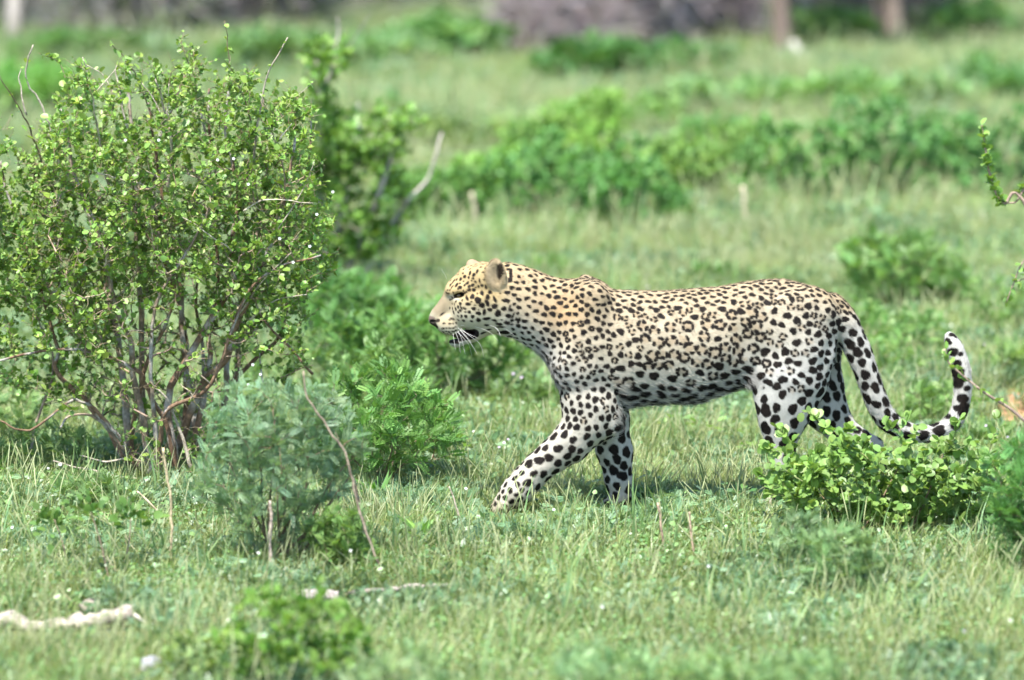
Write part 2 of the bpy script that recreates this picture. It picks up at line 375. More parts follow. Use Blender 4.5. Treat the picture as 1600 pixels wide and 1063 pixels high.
# ---- ground colour of the coat (linear)
TAN = np.array((.66, .52, .33)); CREAM = np.array((.80, .70, .53)); WHITE = np.array((.86, .835, .77)); GOLD = np.array((.66, .42, .20))
topr = np.interp(x_, TOR[:, 0], TOR[:, 1]); botr = np.interp(x_, TOR[:, 0], TOR[:, 2]); hh = np.clip((r_ - topr) / (botr - topr), 0, 1.4)
def mixc(a, b, t): t = np.clip(t, 0, 1)[:, None]; return a * (1 - t) + b * t
base = mixc(np.tile(TAN, (len(LV), 1)), CREAM, hh / .5); base = mixc(base, WHITE, (hh - .5) / .4)
rumpw = np.clip((x_ - 1150) / 150, 0, 1); base = mixc(base, WHITE, rumpw * .55 * np.clip(hh * 2, 0, 1))
_lw = lap((reg > 0).astype(float)[:, None], 60, .6)[:, 0]; _lw = np.clip(_lw * 1.1, 0, 1) * np.clip((r_ - 600) / 130, 0, 1); base = mixc(base, WHITE, _lw * .78)
base = mixc(base, CREAM, lap((reg == 1).astype(float)[:, None], 60, .6)[:, 0] * .5)
g_ = np.exp(-(((x_ - 880) / 42)**2 + ((r_ - 478) / 34)**2)); base = mixc(base, np.array((.70, .44, .20)), g_ * .75)
base = mixc(base, np.array((.74, .56, .32)), np.clip((900 - x_) / 80, 0, 1) * np.clip((505 - r_) / 60, 0, 1) * .7)
# head colours
hb = mixc(np.tile(np.array((.82, .60, .33)), (len(LV), 1)), np.array((.94, .85, .68)), (r_ - 458) / 30)
hb = mixc(hb, np.array((.50, .39, .27)), np.clip(np.exp(-(((x_ - 686) / 15)**2 + ((r_ - 474) / 22)**2)) * 1.2, 0, .9))       # nose bridge
hb = mixc(hb, np.array((.64, .46, .26)), np.exp(-(((x_ - 700) / 16)**2 + ((r_ - 497) / 9)**2)) * .7)
hb = mixc(hb, WHITE, (r_ - 527) / 4)
hb = mixc(hb, WHITE, np.exp(-(((x_ - 735) / 15)**2 + ((r_ - 507) / 6)**2)))
hb = mixc(hb, WHITE, np.exp(-(((x_ - 707) / 9)**2 + ((r_ - 460) / 4.5)**2)) * .95)
hb *= np.array((.84, .86, .80)); hw = np.clip((800 - x_) / 25, 0, 1); hw[reg > 0] = 0
base = mixc(base, hb, hw)
base *= (1 + (vnoise(LV, 1 / 14., 9) - .5) * .16 + (vnoise(LV, 1 / 4., 2) - .5) * .10)[:, None]
base = mixc(base, np.array((.70, .56, .36)), np.clip((r_ - 758) / 25, 0, 1) * .6)
# ---- spots
def tang(i):
    n = LN[i]; f = flow[i]; return f, np.cross(n, f)
rng = np.random.default_rng(11)
ink = np.zeros(len(LV)); mid = np.zeros(len(LV))
class Grid:
    def __init__(s, P_, cell): 
        s.c = cell; k = np.floor(P_ / cell).astype(int); s.d = {}
        o = np.lexsort(k.T); kk = k[o]; ch = np.flatnonzero(np.any(np.diff(kk, axis=0) != 0, axis=1)) + 1
        for a in np.split(o, ch): s.d[tuple(k[a[0]])] = a
    def near(s, p):
        k = np.floor(p / s.c).astype(int); L_ = [s.d[q] for q in ((k[0] + a, k[1] + b, k[2] + c) for a in (-1, 0, 1) for b in (-1, 0, 1) for c in (-1, 0, 1)) if q in s.d]
        return np.concatenate(L_) if L_ else np.zeros(0, int)
LG = Grid(LV, 16.)
def blob(i, ru, rv, du=0., dv=0., ang=0., soft=.65, wob=.16, val=1., arr=None, fu=None):
    arr = ink if arr is None else arr
    J = LG.near(LV[i]); J = J[(LN[J] @ LN[i]) > .15]
    f, b = tang(i) if fu is None else fu
    D = LV[J] - LV[i]; u = D @ f - du; v = D @ b - dv
    c, s_ = math.cos(ang), math.sin(ang); u, v = u * c + v * s_, -u * s_ + v * c
    th = np.arctan2(v, u); ph = rng.uniform(0, 6.28, 3)
    w = 1 + wob * np.cos(2 * th + ph[0]) + wob * .8 * np.cos(3 * th + ph[1]) + wob * .5 * np.cos(5 * th + ph[2])
    rr = np.sqrt((u / ru)**2 + (v / rv)**2) / w; d = (1 - rr) * min(ru, rv)
    a = np.clip(d / soft / 2 + .5, 0, 1) * val
    arr[J] = np.maximum(arr[J], a)
def spot_kind(i):
    """returns spacing, kind, ru, rv"""
    x, r, y = LV[i]; g = reg[i]; h = hh[i]
    if g == 0 and x < 790: return 10.0, 's', 3.2, 2.8
    if g == 0 and x < 850: return 11.0, 's', 4.4, 3.2
    if g == 5:
        t = np.argmin(np.abs(_ts[:, 0] - x) + np.abs(_ts[:, 1] - r)) / 45
        return 16.5 - 2 * t, 's', 8.4, 6.3
    if g == 1:
        if r < 665: return 11.8, ('r' if rng.random() < .12 else 's'), 5.2, 4.4
        if x > 880: return 13.8, 's', 6.3, 5.3
        if x > 825: return 14.8, 's', 6.9, 5.6
        return 10.5, 's', 4.5, 3.7
    if g == 2: return 15.5, 's', 7.6, 6.2
    if g == 3: return (16.5 if r < 630 else 19.5), 's', (7.6 if r < 630 else 9.0), (6.6 if r < 630 else 8.0)
    if g == 4: return 16.5, 's', 8.0, 6.0
    if x < 960:
        if h < .16: return 10.2, 's', 4.8, 3.2
        return 11.4, ('r' if rng.random() < .13 else 's'), 4.9, 4.0
    if h < .13: return 10.2, 's', 5.2, 3.2
    if h < .24: return 12.5, ('r' if rng.random() < .65 else 's'), 6.4, 4.8
    if x > 1290: return 13.5, 's', 6.3, 5.2
    if x > 1200:
        if h < .5: return 14., ('r' if rng.random() < .5 else 's'), 6.2, 5.3
        return 15., ('r' if rng.random() < .3 else 's'), 7.0, 5.9
    if h > .80: return 17., 's', 9.2, 6.0
    if h > .62: return 17.5, ('r' if rng.random() < .6 else 's'), 8.4, 6.2
    if x < 1000: return 13.5, ('r' if rng.random() < .45 else 's'), 6.0, 5.0
    return 18.4, ('r' if rng.random() < .95 else 's'), 8.8, 7.6
EXPL = (x_ < 792) & (r_ < 620)
_sk = spot_kind
def spot_kind(i):
    a, b, c, d = _sk(i)
    if b == 's' and reg[i] == 0 and 1000 < LV[i][0] < 1200 and .24 < hh[i] < .62: c, d = 5.4, 4.5
    return (a * .90, b, c * .92, d * .92) if (reg[i] == 0 and LV[i][0] > 790) else (a, b, c, d)
def fill(mask, seedn, small=False):
    order = rng.permutation(np.flatnonzero(mask)); cell = 21.; D = {}; out = []
    for i in order:
        p = LV[i]; k = (int(p[0] // cell), int(p[1] // cell), int(p[2] // cell)); sp, kd, ru, rv = spot_kind(i)
        if small: sp *= .5
        ok = True
        for a in (-1, 0, 1):
            for b in (-1, 0, 1):
                for c in (-1, 0, 1):
                    for q, s2 in D.get((k[0] + a, k[1] + b, k[2] + c), ()):
                        dd = (q[0] - p[0])**2 + (q[1] - p[1])**2 + (q[2] - p[2])**2
                        m_ = (sp + s2) * .5
                        if dd < m_ * m_: ok = False; break
                    if not ok: break
                if not ok: break
            if not ok: break
        if ok: D.setdefault(k, []).append((p, sp)); out.append((i, sp, kd, ru, rv))
    return out
# black markings are laid over every region except the near face, which is drawn mark by mark
seeds = fill(~EXPL & ((reg != 5) | (x_ < 1470)), 1)
for i, sp, kd, ru, rv in seeds:
    f = rng.uniform(.94, 1.26); ru *= f; rv *= f; an = rng.normal(0, .35)
    if kd == 's': blob(i, ru, rv, ang=an, wob=(.09 if reg[i] else .11))
    else:
        n_ = rng.integers(4, 6) if sp > 14 else rng.integers(3, 5); a0 = rng.uniform(0, 6.28); big = sp > 14
        blob(i, ru * .8, rv * .8, val=.75, arr=mid, soft=2)
        for q in range(n_):
            a = a0 + q * 6.283 / n_ + rng.normal(0, .16)
            if n_ > 3 and rng.random() < .14: continue
            k_ = .80 if big else .70
            blob(i, (4.7 if big else 3.3) * rng.uniform(.9, 1.25), (3.0 if big else 2.3) * rng.uniform(.9, 1.2), du=math.cos(a) * ru * k_ * 1.06, dv=math.sin(a) * rv * k_ * 1.06, ang=a + 1.57, wob=.12)
# extra flecks between
order = rng.permutation(np.flatnonzero(~EXPL & (reg == 0) & (hh > .1)))[:9000]
nfl = 0
for i in order:
    if nfl > 200: break
    J = LG.near(LV[i]); J = J[np.linalg.norm(LV[J] - LV[i], axis=1) < 6.0]
    if ink[J].max() < .05: blob(i, 2.3, 1.8); nfl += 1
# side-plane index for hand placed marks (near and far face)
def at_side(px, row, side=-1):
    m = np.flatnonzero((np.abs(x_ - px) < 3.2) & (np.abs(r_ - row) < 3.2) & (y_ * side > 0))
    if not len(m): return None
    return m[np.argmax(y_[m] * side - 2 * np.hypot(x_[m] - px, r_[m] - row))]
FXY = [(c / 6.256 + 660, d / 6.256 + 390, ru / 6.256, rv / 6.256, an) for c, d, ru, rv, an in [
 (500,203,16,15,0),(410,226,15,15,0),(373,256,13,16,0),(465,188,12,20,.3),(536,170,10,22,.3),(452,235,10,12,0),(498,243,13,10,.4),(440,292,13,16,.6),(458,315,12,16,.6),(415,307,11,11,0),(364,293,9,9,0),
 (333,312,13,20,.5),(372,328,20,14,.2),(487,303,15,14,0),(519,276,12,10,.4),(542,315,11,11,0),(508,352,16,15,0),(460,356,19,12,-.3),(583,314,12,12,.3),(622,322,10,20,-.4),(556,262,8,18,-.2),(583,380,15,24,-.3),
 (660,372,17,17,.3),(490,415,20,21,0),(541,450,26,28,.4),(432,432,12,22,-.3),(639,422,19,22,-.3),(634,480,16,30,-.5),(578,505,24,22,.2),(444,493,22,14,0),(499,537,18,17,0),(412,537,18,10,.2),(456,565,18,12,.2),
 (605,570,15,26,0),(546,583,22,17,.2),(662,548,20,18,.4),(704,510,24,22,.2),(712,450,12,32,-.4),(796,534,22,20,.3),(738,584,28,28,.4),(490,610,18,15,0),(427,612,15,14,0),(384,607,11,12,0),(552,652,18,20,-.4),(624,638,30,14,0),
 (345,518,12,12,0),(370,487,14,13,0),(367,558,15,11,.3),(391,457,8,10,0),(320,540,10,16,-.4),(300,578,9,20,-.5),(345,573,10,10,0),(292,545,6,14,-.2),(312,500,6,9,0),(266,545,7,9,0),(345,615,10,8,0),(378,625,8,7,0),
 (335,262,8,11,.3),(404,270,6,7,0),(300,285,22,5,-.9),(275,315,20,5,-1.),(292,330,18,4,-.8),(265,300,7,12,.5),(232,395,9,9,0),(255,400,10,8,0),(222,382,6,6,0),(245,365,7,6,0),(268,368,7,6,0),(350,345,10,8,0),
 (405,655,15,11,.2),(480,663,13,10,0),(293,650,22,9,.3),(262,690,13,7,0),(215,690,14,7,0),(303,694,8,6,0),(330,687,8,6,0),(205,742,14,6,0),(232,738,11,6,0),(263,738,14,6,0),(298,734,12,6,0),(330,728,9,5,0),(187,745,7,5,0),
 (205,776,10,5,0),(230,776,10,5,0),(262,774,13,5,0),(296,770,13,5,0),(325,764,9,5,0),(200,800,5,4,0),(225,800,5,4,0),(250,800,6,4,0),(280,797,6,4,0),(190,607,26,6,-.6),(272,655,9,6,0),
 (710,655,24,11,.2),(748,690,28,14,.1),(765,720,34,9,-.1),(648,752,22,10,-.1),(625,705,20,11,0),(797,783,52,24,-.2),(840,606,24,18,0),(870,650,17,14,0),(822,655,11,6,0),(878,690,16,9,0),(595,790,26,11,-.3),
 (897,490,16,13,0),(890,600,9,26,.4),(850,520,8,24,.3),(790,450,20,12,.5),(825,450,10,18,0),(880,540,8,10,0),(545,545,6,6,0),(512,500,7,7,0),(485,468,7,6,0),(540,385,8,8,0),(478,262,7,7,0),(520,330,6,6,0),(418,574,12,7,0),
 (940,650,12,30,.4),(930,580,14,12,0)]]
for px, row, ru, rv, an in FXY:
    for side in (-1, 1):
        i = at_side(px, row, side)
        if i is None: continue
        n = LN[i]; fu = np.array((1., 0, 0)); fu -= n * (fu @ n); fu /= np.linalg.norm(fu); fb = np.cross(n, fu)
        if fb[1] < 0: fb = -fb
        blob(i, max(ru * 1.3, 1.7), max(rv * 1.3, 1.5), ang=an, soft=.7, wob=.08, fu=(fu, fb))
# scattered small crown spots between the ears
cr = fill(EXPL & (np.abs(y_) < 13 + 9 * (r_ < 424)) & (r_ < 440) & (x_ > 700) & (reg == 0), 3)
for i, sp, kd, ru, rv in cr: blob(i, 2.1, 1.7)
_c = 0
for i in rng.permutation(np.flatnonzero(EXPL & (x_ > 706) & (r_ < 498) & (y_ < 24) & (reg == 0)))[:6000]:
    J = LG.near(LV[i]); J = J[np.linalg.norm(LV[J] - LV[i], axis=1) < 4.6]
    if ink[J].max() < .05: blob(i, rng.uniform(1.4, 2.2), rng.uniform(1.3, 1.8), wob=.1); _c += 1
    if _c > 130: break
# masks drawn as shapes: mouth, eye liner, ears, nose, chin
def smask(d, s=1.2): return np.clip(.5 - d / s, 0, 1)
def capd(ax, ar, bx, br, rad):
    dx, dr = bx - ax, br - ar; t = np.clip(((x_ - ax) * dx + (r_ - ar) * dr) / (dx * dx + dr * dr), 0, 1); return np.hypot(x_ - ax - t * dx, r_ - ar - t * dr) - rad
hd = (x_ < 800) & (reg == 0)
lips = np.minimum(capd(700, 528, 720, 523, 6.2), capd(720, 522.5, 741, 517, 8.0)); lips = np.minimum(lips, capd(700, 530, 716, 532.5, 2.2))
lips = np.minimum(lips, np.where(r_ > 510, capd(681, 512, 694, 523, 1.5), 9)); lips = np.minimum(lips, capd(694, 523, 702, 524, 1.3))
ink = np.where(hd, np.maximum(ink, smask(lips)), ink)
eye_l = np.minimum(capd(712, 457.5, 722, 454, 3.6), capd(703, 464, 712, 458.5, 1.4)); eye_l = np.minimum(eye_l, capd(722, 454, 729, 449.5, 1.6))
ink = np.where(hd & (np.abs(y_) > 8), np.maximum(ink, smask(eye_l)), ink)
nose_d = np.minimum(capd(675, 500, 680, 508, 4.5), capd(676, 500, 685, 496.5, 2.6))
ink = np.where(hd & (x_ < 690), np.maximum(ink, smask(nose_d) * .95), ink)
nosep = smask(capd(669, 494, 676, 495, 4.0), 2) * (x_ < 684); 
base = mixc(base, np.array((.27, .20, .165)), nosep * hd)
# ears: clean tan, dark inside, black patch on the back
earz = hd & (((x_ - 777) / 18)**2 + ((r_ - 422) / 28)**2 < 1) & (y_ < -19)
e_out = mixc(base, np.array((.76, .60, .37)), np.ones(len(LV)))
ink[earz] = 0; base[earz] = e_out[earz]
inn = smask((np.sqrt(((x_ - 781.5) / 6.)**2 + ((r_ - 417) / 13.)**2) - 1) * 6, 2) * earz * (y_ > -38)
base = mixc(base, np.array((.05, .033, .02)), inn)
tuft = smask((np.sqrt(((x_ - 770) / 8)**2 + ((r_ - 420) / 17)**2) - 1) * 6, 4) * earz; base = mixc(base, np.array((.86, .72, .50)), tuft * .4)
bk = hd & (x_ > 785) & ~earz & (y_ < -16); ink[bk] = np.maximum(ink, smask(capd(796, 412, 797, 430, 5.5), 2.5))[bk]
earf = hd & (((x_ - 740) / 16)**2 + ((r_ - 416) / 18)**2 < 1) & (y_ > 16) & (r_ < 414); ink[earf] = 0; base[earf] = (.62, .43, .28)
# tail end rings and pale tip
tl = (reg == 5) & (x_ > 1462)
for (px, row, rad) in ((1472, 674, 9), (1496, 664, 9), (1484, 650, 6), (1509, 644, 10), (1500, 637, 7), (1508, 622, 10), (1500, 600, 9), (1503, 592, 9), (1514, 606, 6), (1496, 572, 7), (1492, 549, 9), (1504, 552, 5), (1484, 527, 5), (1500, 583, 11), (1510, 634, 9), (1499, 566, 7), (1506, 578, 5)):
    dd = np.hypot(x_ - px, (r_ - row) * 1.25) - rad * (1 + .25 * (vnoise(LV, 1 / 6., 4) - .5)); ink = np.where(tl, np.maximum(ink, smask(dd, 2)), ink)
base[tl] = mixc(base, WHITE, np.ones(len(LV)))[tl]
# chest / belly shadows are left to the light; ink colour
INK = np.array((.007, .0055, .005)); INKB = np.array((.015, .010, .007))
base = mixc(base, np.array((.54, .35, .17)), mid * .5)
inkc = mixc(np.tile(INK, (len(LV), 1)), INKB, vnoise(LV, 1 / 9., 8))
LC = mixc(base * np.array((.53, .522, .505)), inkc, ink)
# ---- to world space
LEO_Y = 0.0
def leo_w(p):
    p = np.asarray(p, dtype=float); q = np.empty_like(p)
    q[..., 0] = (p[..., 0] - 800) * S * 1.003; q[..., 1] = LEO_Y + p[..., 2] * S; q[..., 2] = (802 - p[..., 1]) * S * 1.0035
    return q
WV = leo_w(LV)
leo = empty('leopard', (leo_w((1060, 802, 0))[0], LEO_Y, 0), 'spotted leopard striding left through the grass with tail curled up and mouth slightly open', 'leopard')
m_coat = mat_attr('leopard_coat', rough=.75, spec=.15, bump=.25, bscale=300)
# orientation (x,r,y)->(x,y,-r) is a proper map after swapping; test and flip
_fn = vnormals(WV, LF); WN = np.stack([LN[:, 0], LN[:, 2], -LN[:, 1]], 1)
if (_fn * WN).sum() < 0: LF = LF[:, ::-1]
body = mesh_obj('body', WV, LF, m_coat, leo, LC)
FW = np.stack([flow[:, 0], flow[:, 2], -flow[:, 1]], 1)
# ---- fur
def fur(name, n, seed):
    rg = np.random.default_rng(seed); A = WV[LF[:, 0]]; ar = np.linalg.norm(np.cross(WV[LF[:, 2]] - A, WV[LF[:, 3]] - WV[LF[:, 1]]), axis=1)
    fc = rg.choice(len(LF), n, p=ar / ar.sum()); u, v = rg.random((2, n)); q = LF[fc]
    w = np.stack([(1 - u) * (1 - v), u * (1 - v), u * v, (1 - u) * v], 1)
    def ip(a): return (a[q] * w[:, :, None]).sum(1)
    p, nn, ff, cc, lp = ip(WV), ip(WN), ip(FW), ip(LC), ip(LV)
    ln = np.full(n, .0066)
    tr = np.interp(lp[:, 0], TOR[:, 0], TOR[:, 1]); br = np.interp(lp[:, 0], TOR[:, 0], TOR[:, 2]); h = (lp[:, 1] - tr) / (br - tr)
    rgn = reg[q[:, 0]]
    ln += .012 * np.clip((h - .72) / .25, 0, 1) * (rgn == 0) * (lp[:, 0] > 840) * (lp[:, 0] < 1180)
    ln += .010 * np.exp(-(((lp[:, 0] - 972) / 12)**2 + ((lp[:, 1] - 620) / 26)**2)) + .010 * np.exp(-(((lp[:, 0] - 1178) / 14)**2 + ((lp[:, 1] - 600) / 18)**2))
    hd_ = (lp[:, 0] < 790); ln[hd_] = .0035 + .003 * np.clip((lp[hd_, 0] - 720) / 60, 0, 1)
    e_ = hd_ & (((lp[:, 0] - 775) / 17)**2 + ((lp[:, 1] - 422) / 25)**2 < 1) & (lp[:, 2] < -19); ln[e_] = .012
    nz = (lp[:, 0] < 683) & (lp[:, 1] > 486); ln[nz] = .0006
    lm = np.hypot((lp[:, 0] - 720) / 24, (lp[:, 1] - 521) / 8) < 1; ln[lm] = .001
    ey = np.hypot(lp[:, 0] - 717, lp[:, 1] - 456) < 6; ln[ey] = .0012
    ln[(rgn >= 1) & (rgn <= 4)] = .0056
    ln[rgn == 5] = .0085
    gd = (rg.random(n) < .10) & ~hd_
    ln *= rg.uniform(.65, 1.25, n) * np.where(gd, 1.9, 1)
    d = ff + nn * (rg.uniform(.18, .5, n) + gd * .25)[:, None] + rg.normal(0, .16, (n, 3)); d /= np.linalg.norm(d, axis=1, keepdims=True)
    d2 = ff + nn * .05 + rg.normal(0, .12, (n, 3)); d2 /= np.linalg.norm(d2, axis=1, keepdims=True)
    e_in = e_ & (lp[:, 2] > -36); d[e_in] += np.array((-.3, -.9, .1)); d[e_in] /= np.linalg.norm(d[e_in], axis=1, keepdims=True)
    p0 = p - nn * .0010 - ff * (ln * .5)[:, None]; p1 = p0 + d * (ln * .5)[:, None]; p2 = p1 + d2 * (ln * .55)[:, None]
    pts = np.stack([p0, p1, p2], 1).astype(np.float32) - np.array(leo.location, dtype=np.float32)
    hc = bpy.data.hair_curves.new(name); hc.add_curves([3] * n)
    hc.points.foreach_set('position', pts.ravel())
    ra = hc.attributes.new('radius', 'FLOAT', 'POINT') if 'radius' not in hc.attributes else hc.attributes['radius']
    ra.data.foreach_set('value', np.tile(np.array((.00042, .00034, .00006), dtype=np.float32), n))
    ca = hc.attributes.new('Col', 'FLOAT_COLOR', 'CURVE'); c4 = np.ones((n, 4), dtype=np.float32); c4[:, :3] = cc * rg.uniform(.74, 1.14, (n, 1)) * (.88 + .24 * vnoise(lp * np.array((.5, 1.6, 1.)), .22, 19)[:, None]); ca.data.foreach_set('color', c4.ravel())
    hc.materials.append(mat_attr('fur_hair', rough=.55, spec=.13))
    o = bpy.data.objects.new(name, hc); COL.objects.link(o); o.parent = leo; o['kind'] = 'stuff'
    return o
fur('fur', 300000, 5)
# ---- eyes, whiskers
def uvsphere(c, rad, n=12, m=8):
    th = np.linspace(0, math.pi, m + 1)[1:-1]; ph = np.linspace(0, 2 * math.pi, n, endpoint=False)
    V = [(0, 0, 1)] + [(math.sin(t) * math.cos(p), math.sin(t) * math.sin(p), math.cos(t)) for t in th for p in ph] + [(0, 0, -1)]
    F3 = [(0, 1 + j, 1 + (j + 1) % n) for j in range(n)]; L_ = 1 + (m - 2) * n; F3 += [(len(V) - 1, L_ + (j + 1) % n, L_ + j) for j in range(n)]
    F4 = [(1 + i * n + j, 1 + (i + 1) * n + j, 1 + (i + 1) * n + (j + 1) % n, 1 + i * n + (j + 1) % n) for i in range(m - 2) for j in range(n)]
    return np.array(V) * np.asarray(rad) + np.asarray(c), [np.array(F3), np.array(F4)]
m_eye, t_, o_ = mat_new('leopard_eye'); b_ = t_.nodes.new('ShaderNodeBsdfPrincipled'); b_.inputs['Base Color'].default_value = (.045, .03, .012, 1); b_.inputs['Roughness'].default_value = .08; t_.links.new(b_.outputs[0], o_.inputs[0])
for sy in (-1, 1):
    V, F = uvsphere(leo_w((717.5, 457, 18.5 * sy)), (.0105, .0105, .0085)); mesh_obj('eye', V, F, m_eye, leo)
V, F = uvsphere(leo_w((725, 520.5, 0)), (.044, .030, .0160)); mesh_obj('dark_mouth_fill', V, F, mat_attr('mouth_dark', rough=.4, spec=.4), leo, np.tile((.028, .014, .013), (len(V), 1)))  # added dark ellipsoid filling the open mouth, standing in for its dark inside
m_wh, t_, o_ = mat_new('whisker_hair'); b_ = t_.nodes.new('ShaderNodeBsdfPrincipled'); b_.inputs['Base Color'].default_value = (.75, .72, .66, 1); b_.inputs['Roughness'].default_value = .35; t_.links.new(b_.outputs[0], o_.inputs[0])
WH = [((718, 499), (745, 499), (775, 506), (782, 521)), ((720, 503), (742, 505), (765, 513), (779, 527)), ((720, 508), (735, 520), (750, 532), (757, 555)), ((719, 510), (734, 517), (749, 523)),
      ((716, 512), (722, 526), (727, 548)), ((712, 514), (717, 528), (719.5, 546)), ((719, 511), (732, 526), (742, 541), (746, 548)), ((765, 487), (785, 504), (806, 520)), ((708, 516), (710, 530), (712, 541)), ((716, 507), (728, 519), (737, 530)),
      ((714, 513), (724, 522), (733, 533)), ((764, 500), (778, 510), (783, 520)), ((698, 430), (696, 424), (690, 414))]
for w in WH:
    k = len(w); q = [leo_w((a, b, -24 - 9 * j / (k - 1))) for j, (a, b) in enumerate(w)]
    c = spline(q, 12); V, F = tube(c, np.linspace(.00055, .0002, 12), 4); mesh_obj('whisker', V, F, m_wh, leo)
for w in WH[:3] + WH[6:7]:
    k = len(w); q = [leo_w((a - 20, b + 4, 24 + 9 * j / (k - 1))) for j, (a, b) in enumerate(w)]
    c = spline(q, 12); V, F = tube(c, np.linspace(.0005, .0002, 12), 4); mesh_obj('whisker', V, F, m_wh, leo)
# ------------------------------------------------------------------ plants: shared tools
def unit(a): return a / (np.linalg.norm(a, axis=-1, keepdims=True) + 1e-9)
def place(tV, tF, pos, dirv, nrm, size, col, mb, vary=.0, rg=None):
    """put template (x = along, y = across, z = up) at many places in one go"""
    X = unit(dirv); Z = nrm - X * (nrm * X).sum(-1, keepdims=True); Z = unit(Z); Y = np.cross(Z, X)
    size = np.broadcast_to(np.asarray(size, dtype=float), (len(pos),))[:, None, None]
    V = pos[:, None, :] + size * (tV[None, :, 0:1] * X[:, None, :] + tV[None, :, 1:2] * Y[:, None, :] + tV[None, :, 2:3] * Z[:, None, :])
    n, k = len(pos), len(tV)
    F = (tF[None] + (np.arange(n) * k)[:, None, None]).reshape(-1, tF.shape[1])
    c = np.repeat(np.broadcast_to(col, (n, 3)), k, axis=0)
    mb.add(V.reshape(-1, 3), F, c)
def leaf_t(w=.36, fold=.10, curl=.08, tipw=.8):
    V = np.array([(0, 0, 0), (.30, w * .85, fold), (.70, w * tipw, fold - curl * .4), (1, 0, -curl), (.70, -w * tipw, fold - curl * .4), (.30, -w * .85, fold), (.5, 0, .01)])
    return V, np.array([(0, 1, 2, 6), (6, 2, 3, 3), (6, 3, 4, 4), (0, 6, 4, 5)])
def leaf_r(w=.42, fold=.08, curl=.08):
    V = np.array([(0, 0, 0), (.16, w * .72, fold * .7), (.5, w, fold), (.84, w * .70, fold * .4 - curl * .6), (1, 0, -curl), (.84, -w * .70, fold * .4 - curl * .6), (.5, -w, fold), (.16, -w * .72, fold * .7), (.5, 0, .0)])
    return V, np.array([(0, 8, 2, 1), (8, 4, 3, 2), (0, 7, 6, 8), (8, 6, 5, 4)])
def leaf_q(w=.36, fold=.08, curl=.06):
    V = np.array([(0, 0, 0), (.35, -w, fold), (.78, -w * .8, fold * .6 - curl * .4), (1, 0, -curl), (.78, w * .8, fold * .6 - curl * .4), (.35, w, fold)], dtype=float)
    return V, np.array([(0, 1, 2, 3), (0, 3, 4, 5)])
def frond_t(pairs=7, ll=.26, lw=.07, droop=.15, terminal=True):
    """pinnate leaf of unit length"""
    k_ = lw / ll * 1.12; lv, lf = np.array([(0, 0, 0), (.5, -k_, .05), (1, 0, -.05), (.5, k_, .05)], dtype=float), np.array([(0, 1, 2, 3)]); Vs = []; Fs = []; n = 0
    def putl(x, ang, zz, l):
        nonlocal n
        c, s_ = math.cos(ang), math.sin(ang); v = lv * l
        q = np.stack([x + v[:, 0] * c - v[:, 1] * s_, v[:, 0] * s_ + v[:, 1] * c, v[:, 2] + zz + v[:, 0] * .15], 1); Vs.append(q); Fs.append(lf + n); n += len(q)
    for i in range(pairs):
        x = .12 + .85 * i / pairs; z = -droop * x * x; l = ll * (1 - .35 * abs(i / pairs - .4))
        putl(x, 1.05, z, l); putl(x, -1.05, z, l)
    if terminal: putl(.97, 0, -droop * .94, ll * .8)
    Vs.append(np.array([(0, -.006, 0), (0, .006, 0), (1, .003, -droop), (1, -.003, -droop)])); Fs.append(np.array([(0, 1, 2, 3)]) + n)
    return np.concatenate(Vs), np.concatenate(Fs)
def tubes(Pn, rad, mb, n=3, col=(1, 1, 1)):
    """batch of tubes: Pn (m,k,3), rad (m,k)"""
    Pn = np.asarray(Pn); m, k, _ = Pn.shape
    T = unit(np.gradient(Pn, axis=1)); N = unit(np.cross(T, np.array((.31, .9, .17)))); B = np.cross(T, N)
    a = np.linspace(0, 2 * np.pi, n, endpoint=False)
    V = Pn[:, :, None, :] + rad[:, :, None, None] * (np.cos(a)[None, None, :, None] * N[:, :, None, :] + np.sin(a)[None, None, :, None] * B[:, :, None, :])
    i = (np.arange(m) * k * n)[:, None, None] + (np.arange(k - 1) * n)[None, :, None]; j = np.arange(n)[None, None, :]; j2 = (j + 1) % n
    F = np.stack([i + j, i + j2, i + n + j2, i + n + j], -1).reshape(-1, 4)
    c = np.asarray(col, dtype=float)
    if c.ndim == 2: c = np.repeat(c, k * n, axis=0)
    mb.add(V.reshape(-1, 3), F, c)
def twig_curve(a, b, k, rg, bend=.12, up=.15):
    """curved path from a to b"""
    L_ = np.linalg.norm(b - a); t = np.linspace(0, 1, k)[:, None]
    off = rg.normal(0, bend * L_, 3) + np.array((0, 0, up * L_)); o2 = rg.normal(0, bend * L_ * .35, 3)
    return a + (b - a) * t + off * (t * (1 - t)) * 1.6 + o2 * np.sin(t * 6.283)
M_BARK = mat_attr('bark', rough=.85, spec=.15, noise=.35, nscale=90, bump=.8, bscale=220)
M_LEAF = mat_leaf('leaf_green', rough=.45, spec=.5, trans=.32, posvar=.14, gain=1.45, tint=(1.20, 1.02, .95))
M_LEAFSOFT = mat_leaf('leaf_matt', rough=.5, spec=.45, trans=.36, posvar=.18, gain=1.5, tint=(1.24, 1.04, .98))
M_DRY = mat_attr('dry_stem', rough=.85, spec=.1, noise=.38, nscale=70, bump=.9, bscale=110)
def lcols(n, c, rg, v=.22, hue=.12, pale=.0):
    c = np.asarray(c, dtype=float); o = np.tile(c, (n, 1)) * rg.uniform(1 - v, 1 + v, (n, 1)); o[:, 0] *= rg.uniform(1 - hue, 1 + hue, n); o[:, 2] *= rg.uniform(1 - hue, 1 + hue, n)
    if pale: m = rg.random(n) < pale; o[m] *= np.array((1.4, 1.25, 1.25))
    return o
